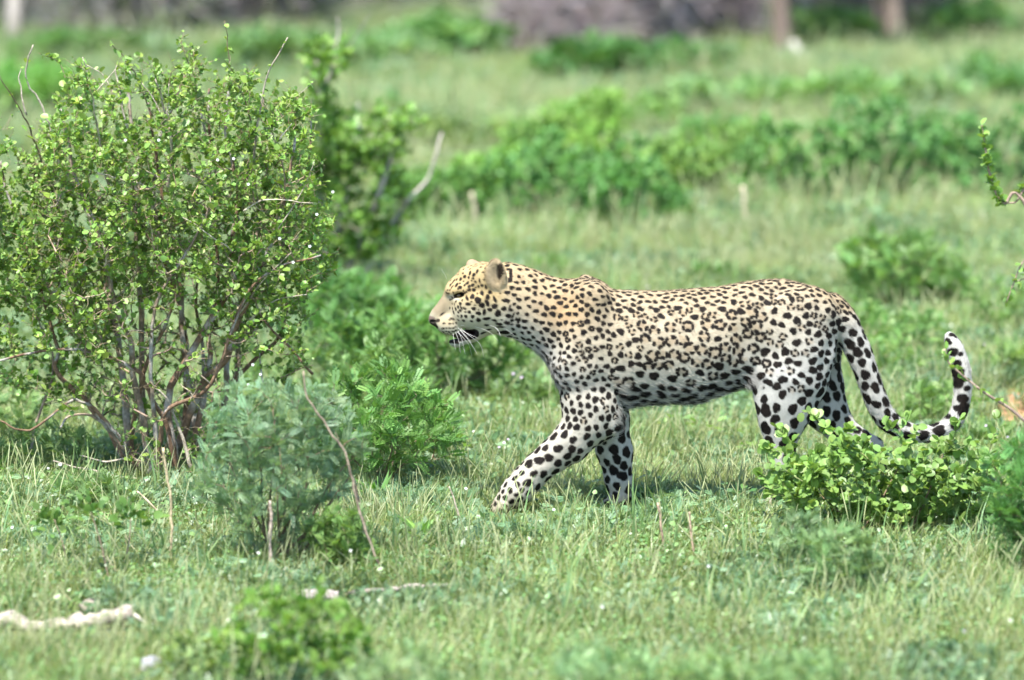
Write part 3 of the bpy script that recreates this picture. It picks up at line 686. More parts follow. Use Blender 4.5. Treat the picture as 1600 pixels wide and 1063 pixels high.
def crown_pts(n, rg, c, rad, lump=.35, low=-1.0, shell=.0):
    """points in a lumpy ellipsoid"""
    out = np.zeros((0, 3)); ctr = rg.normal(0, 1, (7, 3)); ctr = unit(ctr)
    while len(out) < n:
        p = rg.uniform(-1.2, 1.2, (n * 4, 3)); r = np.linalg.norm(p, axis=1); d = p / (r[:, None] + 1e-9)
        lim = 1 - lump * .5 + lump * np.max(np.clip((d @ ctr.T - .55) / .45, 0, 1), axis=1)
        m = (r < lim) & (p[:, 2] > low) & (r > shell * rg.random(len(r)))
        out = np.vstack([out, p[m]])
    return np.asarray(c) + out[:n] * np.asarray(rad)
def grow(base_pts, targets, rg, up=.1, bend=.12, minrise=.0):
    """join each target to the nearest fitting point of the skeleton so far"""
    sk = [p for p in base_pts]; tw = []
    sk = np.array(sk)
    o = np.argsort(np.linalg.norm(targets - base_pts[0], axis=1) * rg.uniform(.8, 1.2, len(targets)))
    buf = np.zeros((len(sk) + 5 * len(targets), 3)); buf[:len(sk)] = sk; ns = len(sk)
    for i in o:
        t = targets[i]; d = buf[:ns] - t; dist = np.sqrt((d * d).sum(1)) + np.clip(d[:, 2] + .02, 0, 9) * 3
        j = np.argmin(dist); c = twig_curve(buf[j], t, 6, rg, bend, up); tw.append(c)
        buf[ns:ns + 5] = c[1:]; ns += 5
    return np.array(tw)
def leaves_on(tw, per, rg, t0=.25, spread=.012):
    m = len(tw); n = m * per; ti = np.repeat(np.arange(m), per); t = t0 + (1 - t0) * rg.random(n)
    f = t * (tw.shape[1] - 1); i = np.minimum(f.astype(int), tw.shape[1] - 2); u = (f - i)[:, None]
    p = tw[ti, i] * (1 - u) + tw[ti, i + 1] * u; ax = unit(tw[ti, i + 1] - tw[ti, i])
    d = unit(ax * .7 + rg.normal(0, .75, (n, 3)) + np.array((0, 0, .25)))
    nr = unit(rg.normal(0, .55, (n, 3)) + np.array((0, 0, 1.0)))
    return p + rg.normal(0, spread, (n, 3)) * .4, d, nr
def shrub(name, label, cat, base, h, w, dp, rg, stems=7, fine=160, per=16, leaf=None, lsize=.02, lcol=(.07, .15, .03), bark=(.16, .12, .085), group=None, mat=None,
          low=-.9, lump=.4, cz=.58, stem_r=.006, t0=.2, lean=(0, 0), pale=.05, v=.25, bareness=0, twr=.0012):
    base = np.asarray(base, dtype=float); o = empty(name, base, label, cat, group)
    ctr = base + np.array((lean[0], lean[1], h * cz)); tg = crown_pts(fine, rg, ctr, (w / 2, dp / 2, h * (1 - cz) * .95), lump, low)
    tg[:, 2] = np.maximum(tg[:, 2], .03)
    st = []
    big = tg[rg.choice(len(tg), stems, replace=False)]
    for k in range(stems):
        b = base + np.array((rg.normal(0, .03 * w), rg.normal(0, .03 * dp), -.01)); t = base + (big[k] - base) * rg.uniform(.75, .98)
        c = twig_curve(b, t, 9, rg, .07, .04); st.append(c)
        V, F = tube(c, np.linspace(stem_r, stem_r * .35, 9), 5, rng=rg, rough=.12)
        mesh_obj('stem', V, F, M_BARK, o, np.tile(np.array(bark) * rg.uniform(.8, 1.25), (len(V), 1)))
    tw = grow(np.concatenate([s[2:] for s in st]), tg, rg)
    mb = MB(); tubes(tw, np.linspace(twr * 1.6, twr * .6, 6)[None].repeat(len(tw), 0), mb, 3, lcols(len(tw), bark, rg)); t_ = mb.build('twigs', M_BARK, o); t_['kind'] = 'stuff'
    p, d, nr = leaves_on(tw, per, rg, t0); mb = MB(); lt = leaf or leaf_q()
    place(lt[0], lt[1], p, d, nr, lsize * rg.uniform(.6, 1.2, len(p)), lcols(len(p), lcol, rg, v, pale=pale), mb)
    f_ = mb.build('foliage', mat or M_LEAF, o, smooth=False); f_['kind'] = 'stuff'
    return o
# ------------------------------------------------------------------ ground
def gh(x, y):
    x = np.asarray(x, dtype=float); y = np.asarray(y, dtype=float)
    return 0.0 * x
def soil_mask(x, y):
    """1 = bare reddish soil"""
    p = np.stack([np.asarray(x, float), np.asarray(y, float), 0 * np.asarray(x, float)], -1)
    n = vnoise(p, 1.6, 21) * .6 + vnoise(p, 4.5, 22) * .4
    m = np.clip((n - .70) / .08, 0, 1) * .5
    for px, row, rx, ry in ((1600, 648, .30, 1.1), (1060, 742, .16, .22), (290, 818, .14, .10), (900, 660, .14, .3), (640, 700, .1, .2)):
        g = G(px, row); m = np.maximum(m, np.clip(1.5 - 1.5 * np.hypot((p[..., 0] - g[0]) / rx, (p[..., 1] - g[1]) / ry) + (n - .5) * 1.5, 0, 1))
    return m
def grid_axis(lo, hi, core, step):
    a = list(np.arange(core[0], core[1] + 1e-6, step)); s = step; x = a[-1]
    while x < hi: s *= 1.35; x += s; a.append(x)
    s = step; x = a[0]; b = []
    while x > lo: s *= 1.35; x -= s; b.append(x)
    return np.array(b[::-1] + a)
ax_ = grid_axis(-1500, 1500, (-5, 5), .12); ay_ = grid_axis(-400, 2000, (-5, 12), .13)
GX, GY = np.meshgrid(ax_, ay_, indexing='ij'); gz = (vnoise(np.stack([GX, GY, 0 * GX], -1), 3., 31) - .5) * .018 * (np.abs(GX) < 8) * (np.abs(GY) < 14) - .004
sm = soil_mask(GX, GY); gc = np.array((.11, .125, .055))[None, None] * (1 - sm[..., None]) + np.array((.42, .235, .13))[None, None] * sm[..., None]
ni, nj = GX.shape; ii = np.arange(ni - 1)[:, None] * nj; jj = np.arange(nj - 1)[None]
gf = np.stack([ii + jj, ii + nj + jj, ii + nj + jj + 1, ii + jj + 1], -1).reshape(-1, 4)
ground = mesh_obj('ground', np.stack([GX, GY, gz], -1).reshape(-1, 3), gf, mat_attr('earth', rough=.95, spec=.05, noise=.4, nscale=14, bump=.6, bscale=60), None, gc.reshape(-1, 3))
tag(ground, kind='structure')
# ------------------------------------------------------------------ grass: tuft models scattered by geometry nodes
TEMPL = bpy.data.collections.new('grass_tuft_models')
rg = np.random.default_rng(77)
def tuft_mesh(name, seedn, blades, hgt, rad, wid, col, lean=.5, dry=.08, herb=0, herbcol=(.08, .17, .04), lsz=.012, fr=0, seed_heads=0):
    r = np.random.default_rng(seedn); mb = MB()
    n = blades
    if n:
        a = r.uniform(0, 6.283, n); b0 = np.stack([np.cos(a), np.sin(a), 0 * a], 1) * (rad * np.sqrt(r.random(n)))[:, None]
        a2 = a + r.normal(0, .9, n); out = np.stack([np.cos(a2), np.sin(a2), 0 * a], 1); h = hgt * r.uniform(.45, 1.15, n); ln = lean * r.uniform(.2, 1.3, n)
        t = np.array((0, .35, .7, 1.)); zt = h[:, None] * (t - .28 * ln[:, None] * t**2); ot = h[:, None] * ln[:, None] * t**2
        c = b0[:, None] + out[:, None] * ot[..., None]; c[..., 2] += zt - .01
        sd = np.stack([-np.sin(a2 + .6), np.cos(a2 + .6), 0 * a], 1)[:, None]; w = wid * r.uniform(.6, 1.25, n)[:, None] * np.array((.8, 1., .7, .06))
        L_ = c - sd * w[..., None] * .5; Rr = c + sd * w[..., None] * .5
        V = np.stack([L_, Rr], 2).reshape(n, 8, 3); f = np.array([(0, 1, 3, 2), (2, 3, 5, 4), (4, 5, 7, 6)])
        F = (f[None] + (np.arange(n) * 8)[:, None, None]).reshape(-1, 4)
        cc = lcols(n, col, r, .28, .14); dm = r.random(n) < dry * .7; cc[dm] = np.array((.33, .31, .15)) * r.uniform(.7, 1.15, (dm.sum(), 1))
        mb.add(V.reshape(-1, 3), F, np.repeat(cc, 8, axis=0))
    if herb:
        p = np.stack([r.normal(0, rad, herb), r.normal(0, rad, herb), hgt * r.uniform(.12, .62, herb)], 1)
        st = np.stack([p * np.array((.3, .3, 0)), p], 1); tubes(st[::2], np.full((len(st[::2]), 2), .0006), mb, 3, herbcol)
        lt = frond_t(5, .3, .10) if fr else leaf_q(.42)
        place(lt[0], lt[1], p, unit(p * np.array((1, 1, 0)) + r.normal(0, .03, p.shape) + np.array((0, 0, .012))), unit(r.normal(0, .4, p.shape) + np.array((0, 0, 1))), lsz * r.uniform(.6, 1.2, herb), lcols(herb, herbcol, r, .28), mb)
    if seed_heads:
        for q in range(seed_heads):
            a = r.uniform(0, 6.28); H = hgt * r.uniform(1.2, 1.8); c = np.array([(0, 0, 0), (math.cos(a) * .01, math.sin(a) * .01, H * .5), (math.cos(a) * .04, math.sin(a) * .04, H)]) + np.array((r.normal(0, rad), r.normal(0, rad), 0))
            c = spline(c, 7); V, F = tube(c, np.array((.0007, .0006, .0005, .0005, .0016, .0018, .0004)), 4); mb.add(V, F, np.array((.30, .33, .16)))
    V = np.concatenate(mb.V); F = [np.concatenate(mb.F4)] if mb.F4 else []
    if mb.F3: F.append(np.concatenate(mb.F3))
    o = mesh_obj(name, V, F, M_GRASS, None, np.concatenate(mb.C), smooth=False)
    COL.objects.unlink(o); TEMPL.objects.link(o); return o
M_GRASS = mat_leaf('grass_blade', rough=.42, spec=.6, trans=.30, transtint=(1.15, 1.05, .5), posvar=.2, pscale=1.3, gain=1.3)
GC = (.212, .283, .078)
tuft_mesh('tuft_a', 1, 40, .072, .045, .0023, GC, .75, .04, herb=5, lsz=.013)
tuft_mesh('tuft_b', 2, 30, .110, .035, .0024, (.235, .28, .105), .6, .06)
tuft_mesh('tuft_c', 3, 18, .07, .05, .0034, (.185, .26, .075), .9, .03, herb=20, lsz=.015, herbcol=(.13, .24, .075))
tuft_mesh('tuft_d', 4, 20, .10, .04, .0028, (.22, .285, .10), .55, .08, seed_heads=1)
tuft_mesh('tuft_e', 5, 8, .08, .04, .0030, GC, .6, 0, herb=22, herbcol=(.13, .215, .11), lsz=.034, fr=1)
tuft_mesh('tuft_f', 6, 7, .19, .02, .0050, (.14, .22, .08), .35, .03)
tuft_mesh('tuft_g', 7, 30, .055, .05, .0030, (.22, .265, .09), 1.1, .1, herb=12, lsz=.014, herbcol=(.16, .235, .10))
tuft_mesh('tuft_h', 8, 16, .11, .05, .0020, (.36, .33, .19), 1.0, .5, herb=10, lsz=.014, herbcol=(.16, .22, .11), seed_heads=2)
tuft_mesh('tuft_i', 9, 10, .08, .05, .0028, GC, .8, .05, herb=9, herbcol=(.12, .21, .07), lsz=.016)
def scatter(name, xy, scl, idx, seedn):
    r = np.random.default_rng(seedn); n = len(xy)
    me = bpy.data.meshes.new(name); me.vertices.add(n); co = np.zeros((n, 3), dtype=np.float32); co[:, :2] = xy; co[:, 2] = -.004; me.vertices.foreach_set('co', co.ravel())
    a = me.attributes.new('rot', 'FLOAT_VECTOR', 'POINT'); e = np.stack([r.normal(0, .24, n), r.normal(0, .24, n), r.uniform(0, 6.283, n)], 1).astype(np.float32); a.data.foreach_set('vector', e.ravel())
    a = me.attributes.new('scl', 'FLOAT', 'POINT'); a.data.foreach_set('value', np.asarray(scl, dtype=np.float32))
    a = me.attributes.new('idx', 'INT', 'POINT'); a.data.foreach_set('value', np.asarray(idx, dtype=np.int32))
    me.materials.append(M_GRASS)
    o = bpy.data.objects.new(name, me); COL.objects.link(o); o['kind'] = 'stuff'
    ng = bpy.data.node_groups.new(name, 'GeometryNodeTree'); ng.interface.new_socket('Geometry', in_out='INPUT', socket_type='NodeSocketGeometry'); ng.interface.new_socket('Geometry', in_out='OUTPUT', socket_type='NodeSocketGeometry')
    N = ng.nodes.new; L = ng.links.new; gi = N('NodeGroupInput'); go = N('NodeGroupOutput'); iop = N('GeometryNodeInstanceOnPoints'); ci = N('GeometryNodeCollectionInfo')
    ci.inputs['Collection'].default_value = TEMPL; ci.inputs['Separate Children'].default_value = True; ci.inputs['Reset Children'].default_value = True
    def na(nm, t, out):
        q = N('GeometryNodeInputNamedAttribute'); q.data_type = t; q.inputs['Name'].default_value = nm; return q.outputs[0]
    L(gi.outputs[0], iop.inputs['Points']); L(ci.outputs[0], iop.inputs['Instance']); iop.inputs['Pick Instance'].default_value = True
    L(na('idx', 'INT', 0), iop.inputs['Instance Index']); L(na('rot', 'FLOAT_VECTOR', 0), iop.inputs['Rotation'])
    L(na('scl', 'FLOAT', 0), iop.inputs['Scale']); L(iop.outputs[0], go.inputs[0])
    md = o.modifiers.new('scatter', 'NODES'); md.node_group = ng; return o
def pick(n, r, xy):
    """variant by patch noise"""
    p3 = np.stack([xy[:, 0], xy[:, 1], 0 * xy[:, 0]], -1); a = vnoise(p3, 1.1, 5) + r.normal(0, .2, n); b = vnoise(p3, 2.6, 6) + r.normal(0, .16, n)
    i = np.zeros(n, int); i[a > .42] = 1; i[b > .62] = 2; i[(a < .33)] = 6; i[(a > .62)] = 3; i[(b < .30)] = 4; i[r.random(n) < .03] = 5; i[r.random(n) < .03] = 7; i[r.random(n) < .08] = 8
    return i
r_ = np.random.default_rng(9)
def region(y0, y1, dens, hw):
    A = (y1 - y0) * 2 * hw; n = int(A * dens); xy = np.stack([r_.uniform(-hw, hw, n), r_.uniform(y0, y1, n)], 1); m = r_.random(n) > soil_mask(xy[:, 0], xy[:, 1]) * .93
    xy = xy[m]; k = np.ones(len(xy), bool)
    for a, b, w in LOGS:
        ab = b - a; t = np.clip(((xy - a) @ ab) / (ab @ ab), 0, 1); d = xy - a - t[:, None] * ab; k &= ~((np.abs(d[:, 0]) < .05) & (d[:, 1] < .05) & (d[:, 1] > -w))
    return xy[k]
PAW = [(P(798, 800, -.09)[0], -.16, .15), (P(968, 800, .07)[0], -.02, .12)]
LOGS = [(G(-40, 985)[:2], G(215, 985)[:2], .28), (G(466, 950)[:2], G(535, 950)[:2], .24), (G(560, 940)[:2], G(700, 930)[:2], .12), (G(140, 955)[:2], G(141, 955)[:2], .25), (G(234, 1045)[:2], G(235, 1045)[:2], .25)]
XY = np.concatenate([region(-4.6, -1.5, 800, 3.0), region(-1.5, 3.5, 1000, 3.2)])
sc_ = r_.uniform(.7, 1.15, len(XY)) * (.85 + .4 * vnoise(np.stack([XY[:, 0], XY[:, 1], 0 * XY[:, 0]], -1), .9, 12))
for pxw, pyw, pr in PAW:
    dx = (XY[:, 0] - pxw) / pr; dyy = (XY[:, 1] - pyw); sc_ = sc_ * np.where((np.abs(dx) < 1) & (dyy < .12) & (dyy > -.32), .5, 1)
grass = scatter('grass', XY, sc_, pick(len(XY), r_, XY), 3)
XY = np.concatenate([region(3.5, 9, 420, 3.8), region(9, 18, 240, 5.2), region(18, 32, 110, 7.5), region(32, 60, 45, 11)])
sc_ = r_.uniform(.8, 1.25, len(XY)) * np.interp(XY[:, 1], (3.5, 9, 18, 40), (1.0, 1.2, 1.45, 1.6)) * (1 + .55 * np.clip((vnoise(np.stack([XY[:, 0], XY[:, 1], 0 * XY[:, 0]], -1), .8, 15) - .45) * 4, 0, 1) * (XY[:, 1] > 7.5) * (XY[:, 1] < 30))
meadow = scatter('meadow_grass', XY, sc_, pick(len(XY), r_, XY), 4)
# ------------------------------------------------------------------ the big thorny bush on the left
rg = np.random.default_rng(31)
YB = G(240, 752)[1]
bush = empty('thorny_bush', P(240, 752, YB) * np.array((1, 1, 0)), 'tall many-stemmed thorny bush with small round leaves, left of the leopard', 'bush')
bush.location.z = 0
STEMS = [
 ([(275, 742), (260, 666), (226, 602), (222, 585), (169, 557), (100, 545), (30, 556), (-10, 566)], 4.6, -.12, -.25, 0),
 ([(278, 744), (263, 625), (293, 561), (339, 485), (365, 440), (361, 380), (372, 300), (352, 200), (362, 120)], 6.5, -.1, -.1, 0),
 ([(308, 745), (305, 643), (293, 591), (286, 530), (278, 418), (263, 380), (250, 280), (232, 160)], 6, .1, .15, 0),
 ([(233, 750), (226, 662), (207, 591), (205, 542), (181, 478), (160, 380), (120, 280), (95, 170)], 6, -.05, -.2, 1),
 ([(205, 748), (194, 613), (184, 530), (166, 448), (140, 340), (90, 240), (70, 190)], 6.5, .1, .3, 1),
 ([(233, 745), (222, 591), (218, 436), (211, 380), (218, 280), (200, 150), (205, 110)], 5.5, .15, .2, 1),
 ([(275, 705), (316, 602), (354, 561), (369, 512), (400, 440), (440, 330), (462, 215)], 6.5, .02, -.2, 0),
 ([(303, 745), (290, 700), (275, 658), (260, 621), (233, 602)], 3.2, -.2, -.22, 2),
 ([(352, 640), (354, 590), (357, 557), (369, 505), (395, 400), (420, 250), (410, 150)], 5.6, .2, .35, 1),
 ([(363, 660), (372, 568), (374, 500), (392, 400), (330, 250), (300, 100)], 5, .28, .35, 1),
 ([(203, 735), (166, 665), (128, 621), (87, 576), (90, 545), (60, 440), (20, 330), (0, 250)], 5, .0, .1, 0),
 ([(41, 750), (56, 662), (83, 579), (60, 500), (-20, 400)], 2.8, .1, .2, 1),
 ([(277, 745), (290, 643), (290, 549), (286, 493), (256, 403), (240, 260), (288, 120)], 5.6, .2, .2, 0),
 ([(301, 700), (327, 568), (327, 523), (340, 430), (330, 300), (325, 140)], 5.2, .0, .2, 0),
 ([(360, 600), (400, 560), (436, 527), (448, 474), (442, 380), (480, 260), (485, 190)], 3.6, .1, .2, 0),
 ([(489, 585), (433, 523), (406, 489), (392, 440)], 2.4, -.1, -.1, 0),
 ([(0, 658), (45, 673), (105, 630), (124, 628), (150, 643), (184, 681), (215, 735)], 3.4, -.25, -.1, 0),
 ([(95, 668), (110, 650), (150, 652), (185, 690), (225, 740)], 3.4, -.2, -.05, 1),
 ([(232, 740), (250, 690), (262, 640), (330, 600), (380, 470), (430, 420), (500, 400)], 4.2, -.2, -.3, 0),
 ([(250, 745), (248, 700), (240, 640), (236, 560), (246, 470), (300, 380), (330, 320)], 4.6, -.12, -.3, 1),
 ([(262, 745), (280, 690), (310, 640), (318, 560), (306, 470), (316, 380), (300, 300)], 4.2, .25, .3, 0),
 ([(222, 748), (205, 690), (215, 630), (232, 560), (262, 500), (270, 430), (200, 330)], 4.6, .1, -.1, 0),
 ([(83, 720), (130, 732), (185, 745), (245, 752), (262, 760)], 2.6, -.28, -.2, 2),
 ([(124, 712), (160, 722), (210, 716), (250, 740)], 2.2, -.2, -.15, 2),
 # bare tips and long shoots standing out of the crown
 ([(-2, 118), (21, 152), (45, 197), (62, 245), (90, 330)], 1.9, -.1, .1, 3), ([(52, 70), (40, 120), (70, 176), (87, 232), (110, 300)], 2.4, -.1, .05, 2),
 ([(42, 180), (30, 130), (33, 105)], 1.5, -.1, -.1, 2), ([(130, 89), (146, 159), (152, 200), (170, 290)], 2.1, -.15, 0, 2), ([(183, 101), (180, 115), (188, 145), (200, 210)], 1.9, -.1, -.1, 2), ([(181, 108), (148, 148)], 1.5, -.15, -.13, 2),
 ([(120, 96), (157, 113), (180, 150)], 1.2, -.1, -.1, 2), ([(351, 32), (362, 106), (385, 160), (395, 215)], 1.5, -.1, 0, 3), ([(451, 58), (418, 117), (407, 170), (400, 215), (395, 280)], 2.3, -.2, -.1, 2),
 ([(416, 187), (435, 239), (445, 295), (430, 350)], 1.7, -.35, -.25, 3), ([(456, 193), (435, 220)], 1.3, -.3, -.3, 2), ([(243, 124), (256, 170), (268, 218), (262, 300)], 2.8, -.35, -.2, 2), ([(222, 130), (250, 175), (262, 200)], 1.7, -.35, -.3, 2), ([(265, 130), (262, 180), (268, 222)], 1.7, -.35, -.3, 2),
 ([(487, 319), (417, 312), (380, 330)], 1.3, -.35, -.3, 2), ([(491, 253), (470, 301), (440, 350), (400, 400)], 1.3, -.35, -.3, 2), ([(285, 340), (340, 375), (362, 395)], 1.5, -.4, -.3, 2), ([(152, 270), (205, 285), (250, 300)], 2.0, -.35, -.2, 2),
 ([(488, 130), (460, 155), (440, 180), (420, 220)], 1.2, -.2, -.1, 2), ([(525, 345), (480, 380), (440, 420)], 1.4, -.1, 0, 3), ([(170, 66), (195, 90), (215, 125), (240, 180)], 1.3, 0, .1, 3), ([(280, 62), (292, 90), (300, 140)], 1.2, 0, 0, 3),
 ([(60, 83), (90, 98), (110, 140)], 1.0, 0, 0, 3), ([(480, 460), (430, 470), (390, 500)], 1.4, -.3, -.2, 2), ([(455, 395), (410, 440), (375, 490)], 1.4, -.35, -.2, 2),
 ([(500, 210), (460, 225), (430, 260)], 1.2, -.2, -.1, 3), ([(412, 600), (405, 560), (398, 520)], 1.6, .0, .1, 1)]
BK = [(.19, .12, .075), (.27, .205, .15), (.42, .36, .28), (.20, .16, .10)]
skel = []
for pts, r0, d0, d1, tone in STEMS:
    k = len(pts); asc = pts[0][1] >= pts[-1][1]
    dd = np.linspace(d0, d1, k) * (1 if asc else 1)
    w = np.array([P(a, b, YB + q) for (a, b), q in zip(pts, dd)])
    if asc or tone == 3: pass
    n = max(10, k * 5); c = spline(w, n); c += (vnoise(c, 28, 7)[:, None] - .5) * np.array((.010, .014, .006))
    rr = np.linspace(r0, r0 * .34, n) if asc else np.linspace(r0 * .4, r0, n)
    V, F = tube(c, rr * S * 1.05, 8, rng=rg, rough=.10)
    cb = np.array(BK[tone]) * rg.uniform(.85, 1.15); vc = cb * (1 + (vnoise(V, 60, 3)[:, None] - .5) * .7)
    patch = vnoise(V, 22, 14)[:, None]; vc = np.where((patch > .62) & (tone < 2), np.array((.36, .33, .29)), vc)
    mesh_obj('stem', V, F, M_BARK, bush, vc); skel.append(c)
POLY = [(-90, 250), (-30, 205), (40, 225), (85, 190), (105, 120), (190, 108), (285, 78), (362, 108), (440, 118), (480, 175), (502, 260), (512, 340), (518, 425), (480, 470), (485, 560), (450, 625), (400, 540), (345, 490), (250, 465), (190, 480), (150, 560), (130, 630), (30, 612), (-90, 590)]
def inpoly(x, y, pl):
    c = np.zeros(len(x), bool); j = len(pl) - 1
    for i in range(len(pl)):
        xi, yi = pl[i]; xj, yj = pl[j]; m = ((yi > y) != (yj > y)) & (x < (xj - xi) * (y - yi) / (yj - yi + 1e-9) + xi); c ^= m; j = i
    return c
nT = 1650; px = rg.uniform(-95, 520, nT * 5); rw = rg.uniform(75, 632, nT * 5); m = inpoly(px, rw, POLY)
clump = vnoise(np.stack([px, rw, 0 * px], 1), 1 / 34., 41); m &= (clump + rg.normal(0, .14, len(px)) > .30); ed = vnoise(np.stack([px, rw, 0 * px], 1), 1 / 22., 43); m &= (rw > 190) | (ed > .25 + (190 - rw) / 260 * .5); m &= (rw < 440) | (rg.random(len(px)) < .62)
px, rw = px[m][:nT], rw[m][:nT]; jt = rg.random(len(px)) < .22; px = px + rg.normal(0, 9, len(px)); rw = rw + np.where(jt, -np.abs(rg.normal(0, 16, len(px))), rg.normal(0, 5, len(px)))
ex = 1 - .45 * np.abs((px - 230) / 300)**2
dy = rg.uniform(-1, 1, len(px)) * .44 * ex
tg = np.array([P(a, b, YB + q) for a, b, q in zip(px, rw, dy)])
tw = grow(np.concatenate([s[len(s) // 4:] for s in skel[:22]] + skel[24:]), tg, rg, up=.06, bend=.14)
ln_ = np.linalg.norm(tw[:, -1] - tw[:, 0], axis=1)
mb = MB(); r0 = np.clip(ln_ * .011, .0009, .0032); tubes(tw, r0[:, None] * np.linspace(1, .4, 6)[None], mb, 4, lcols(len(tw), (.22, .17, .115), rg, .4)); o = mb.build('twigs', M_BARK, bush); o['kind'] = 'stuff'
# bare inner twigs filling the lower middle of the bush
bx_, by_ = rg.uniform(50, 490, 1150), rg.uniform(250, 740, 1150); kk = (np.abs(bx_ - 255) < 60 + (735 - by_) * .42)
tb_ = np.array([P(a, b, YB + q) for a, b, q in zip(bx_[kk], by_[kk], rg.uniform(-.36, .36, kk.sum()))])
twb = grow(np.concatenate([s[1:] for s in skel[:22]]), tb_, rg, up=.02, bend=.16); mb = MB(); tubes(twb, np.linspace(.0032, .0011, 6)[None].repeat(len(twb), 0) * rg.uniform(.6, 1.5, (len(twb), 1)), mb, 4, lcols(len(twb), (.29, .225, .16), rg, .5)); o = mb.build('bare_twigs', M_BARK, bush); o['kind'] = 'stuff'
# short thorny side twigs
tw = np.concatenate([tw, twb]); p_, d_, n_ = leaves_on(tw, 4, rg, .1, 0); tw = tw[:len(px)]; en = p_ + d_ * rg.uniform(.02, .07, len(p_))[:, None]; st = np.stack([p_, (p_ + en) / 2 + rg.normal(0, .004, p_.shape), en], 1)
mb = MB(); tubes(st, np.tile((.0012, .0009, .0004), (len(st), 1)), mb, 3, lcols(len(st), (.27, .21, .13), rg, .35)); o = mb.build('thorn_twigs', M_BARK, bush); o['kind'] = 'stuff'
mb = MB(); LQ = leaf_q(.40, .10, .08)
p_, d_, n_ = leaves_on(tw, 14, rg, .10, .008); p9, d9, n9 = leaves_on(twb, 5, rg, .3, .008); p_, d_, n_ = np.vstack([p_, p9]), np.vstack([d_, d9]), np.vstack([n_, n9]); p2, d2, n2 = leaves_on(st[:len(px) * 4], 1, rg, .3, .003); p_, d_, n_ = np.vstack([p_, p2]), np.vstack([d_, d2]), np.vstack([n_, n2])
tip = [s for s in skel[24:]]
ex_ = []
for s_, den in zip(skel[24:], [8, 6, 2, 10, 3, 1, 6, 46, 26, 8, 2, 0, 0, 0, 4, 20, 6, 6, 34, 40, 46, 30, 30, 8, 8, 30, 6][:len(skel) - 24]):
    if den:
        a, b, c = leaves_on(s_[None], den, rg, 0, .003); ex_.append((a, b, c))
p_ = np.vstack([p_] + [e[0] for e in ex_]); d_ = np.vstack([d_] + [e[1] for e in ex_]); n_ = np.vstack([n_] + [e[2] for e in ex_])
sz = np.where(rg.random(len(p_)) < .08, rg.uniform(.026, .034, len(p_)), rg.uniform(.011, .023, len(p_)))
place(LQ[0], LQ[1], p_, d_, n_, sz, lcols(len(p_), (.115, .222, .047), rg, .34, .16, pale=.10), mb); o = mb.build('foliage', M_LEAF, bush, smooth=False); o['kind'] = 'stuff'
# tiny white flowers in the bush
def flower(name, pos, rad, col, parent=None, label=None, cat=None, group=None, stem=0, rgf=rg):
    o = empty(name, (pos[0], pos[1], 0 if stem else pos[2]), label, cat, group); mb = MB(); k = 5
    a = np.arange(k) * 6.283 / k + rgf.uniform(0, 6); nn = unit(np.array((rgf.normal(0, .3), -.7, .6)))
    X = unit(np.cross(nn, (0, 0, 1.))); Y = np.cross(nn, X); d = np.cos(a)[:, None] * X + np.sin(a)[:, None] * Y
    lt = leaf_q(.42, .1, -.1); pp = np.tile(pos, (k, 1)); 
    for q in range(k):
        mb = MB(); place(lt[0], lt[1], pp[q:q + 1], d[q:q + 1] + nn * .25, np.tile(nn, (1, 1)), rad, np.array(col)[None], mb); mb.build('petal', M_PETAL, o)
    V, F = uvsphere(pos, (rad * .25,) * 3, 6, 4); mesh_obj('flower_centre', V, F, M_DRY, o, np.tile((.6, .5, .15), (len(V), 1)))
    if stem:
        c = spline(np.array([(pos[0] + rgf.normal(0, .01), pos[1], 0), (pos[0] + rgf.normal(0, .008), pos[1], pos[2] * .5), pos]), 6); V, F = tube(c, .0011, 4); mesh_obj('stalk', V, F, M_LEAFSOFT, o, np.tile((.12, .2, .06), (len(V), 1)))
    return o
M_PETAL = mat_leaf('petal', rough=.6, spec=.2, trans=.35, transtint=(1, 1, 1), posvar=.05)
rgF = np.random.default_rng(55)
mb = MB(); FP = [(196, 219), (248, 219), (365, 248), (388, 288), (407, 585), (395, 570), (388, 601), (458, 410), (437, 373), (484, 385), (340, 250), (520, 300), (495, 335)]
fpos = np.array([P(a, b, YB - .42) for a, b in FP]); fpos = np.repeat(fpos, 5, axis=0); an = np.tile(np.arange(5) * 1.2566, len(FP))
place(*leaf_q(.42), fpos, np.stack([np.cos(an), -.2 + 0 * an, np.sin(an)], 1), np.tile((0, -1., .3), (len(an), 1)), .006, np.array((.85, .85, .78)), mb); o = mb.build('blossoms', M_PETAL, bush); o['kind'] = 'stuff'
# ------------------------------------------------------------------ other shrubs
FT = frond_t(7, .30, .062); FTf = frond_t(9, .26, .036)
rg = np.random.default_rng(101)
shrub('feathery_shrub', 'grey-green feathery shrub standing just in front of the thorny bush', 'shrub', G(440, 888), .62, .46, .42, rg, 12, 250, 10, FTf, .048, (.115, .215, .125), (.20, .15, .10), mat=M_LEAFSOFT, low=-.98, cz=.52, lump=.45, t0=.3, v=.2, pale=.05)
shrub('vetch_shrub', 'bright green pinnate-leaved shrub between the thorny bush and the leopard foreleg', 'shrub', G(605, 768), .45, .50, .5, rg, 8, 190, 6, FT, .055, (.075, .185, .045), (.18, .15, .09), mat=M_LEAFSOFT, low=-.95, cz=.5, t0=.25, pale=.08)
shrub('vetch_shrub', 'dense green shrub directly behind the leopard head', 'shrub', G(690, 628), .44, .98, .5, rg, 10, 330, 8, FT, .052, (.080, .19, .052), (.15, .12, .08), mat=M_LEAFSOFT, low=-.95, cz=.52, t0=.2, pale=.05)
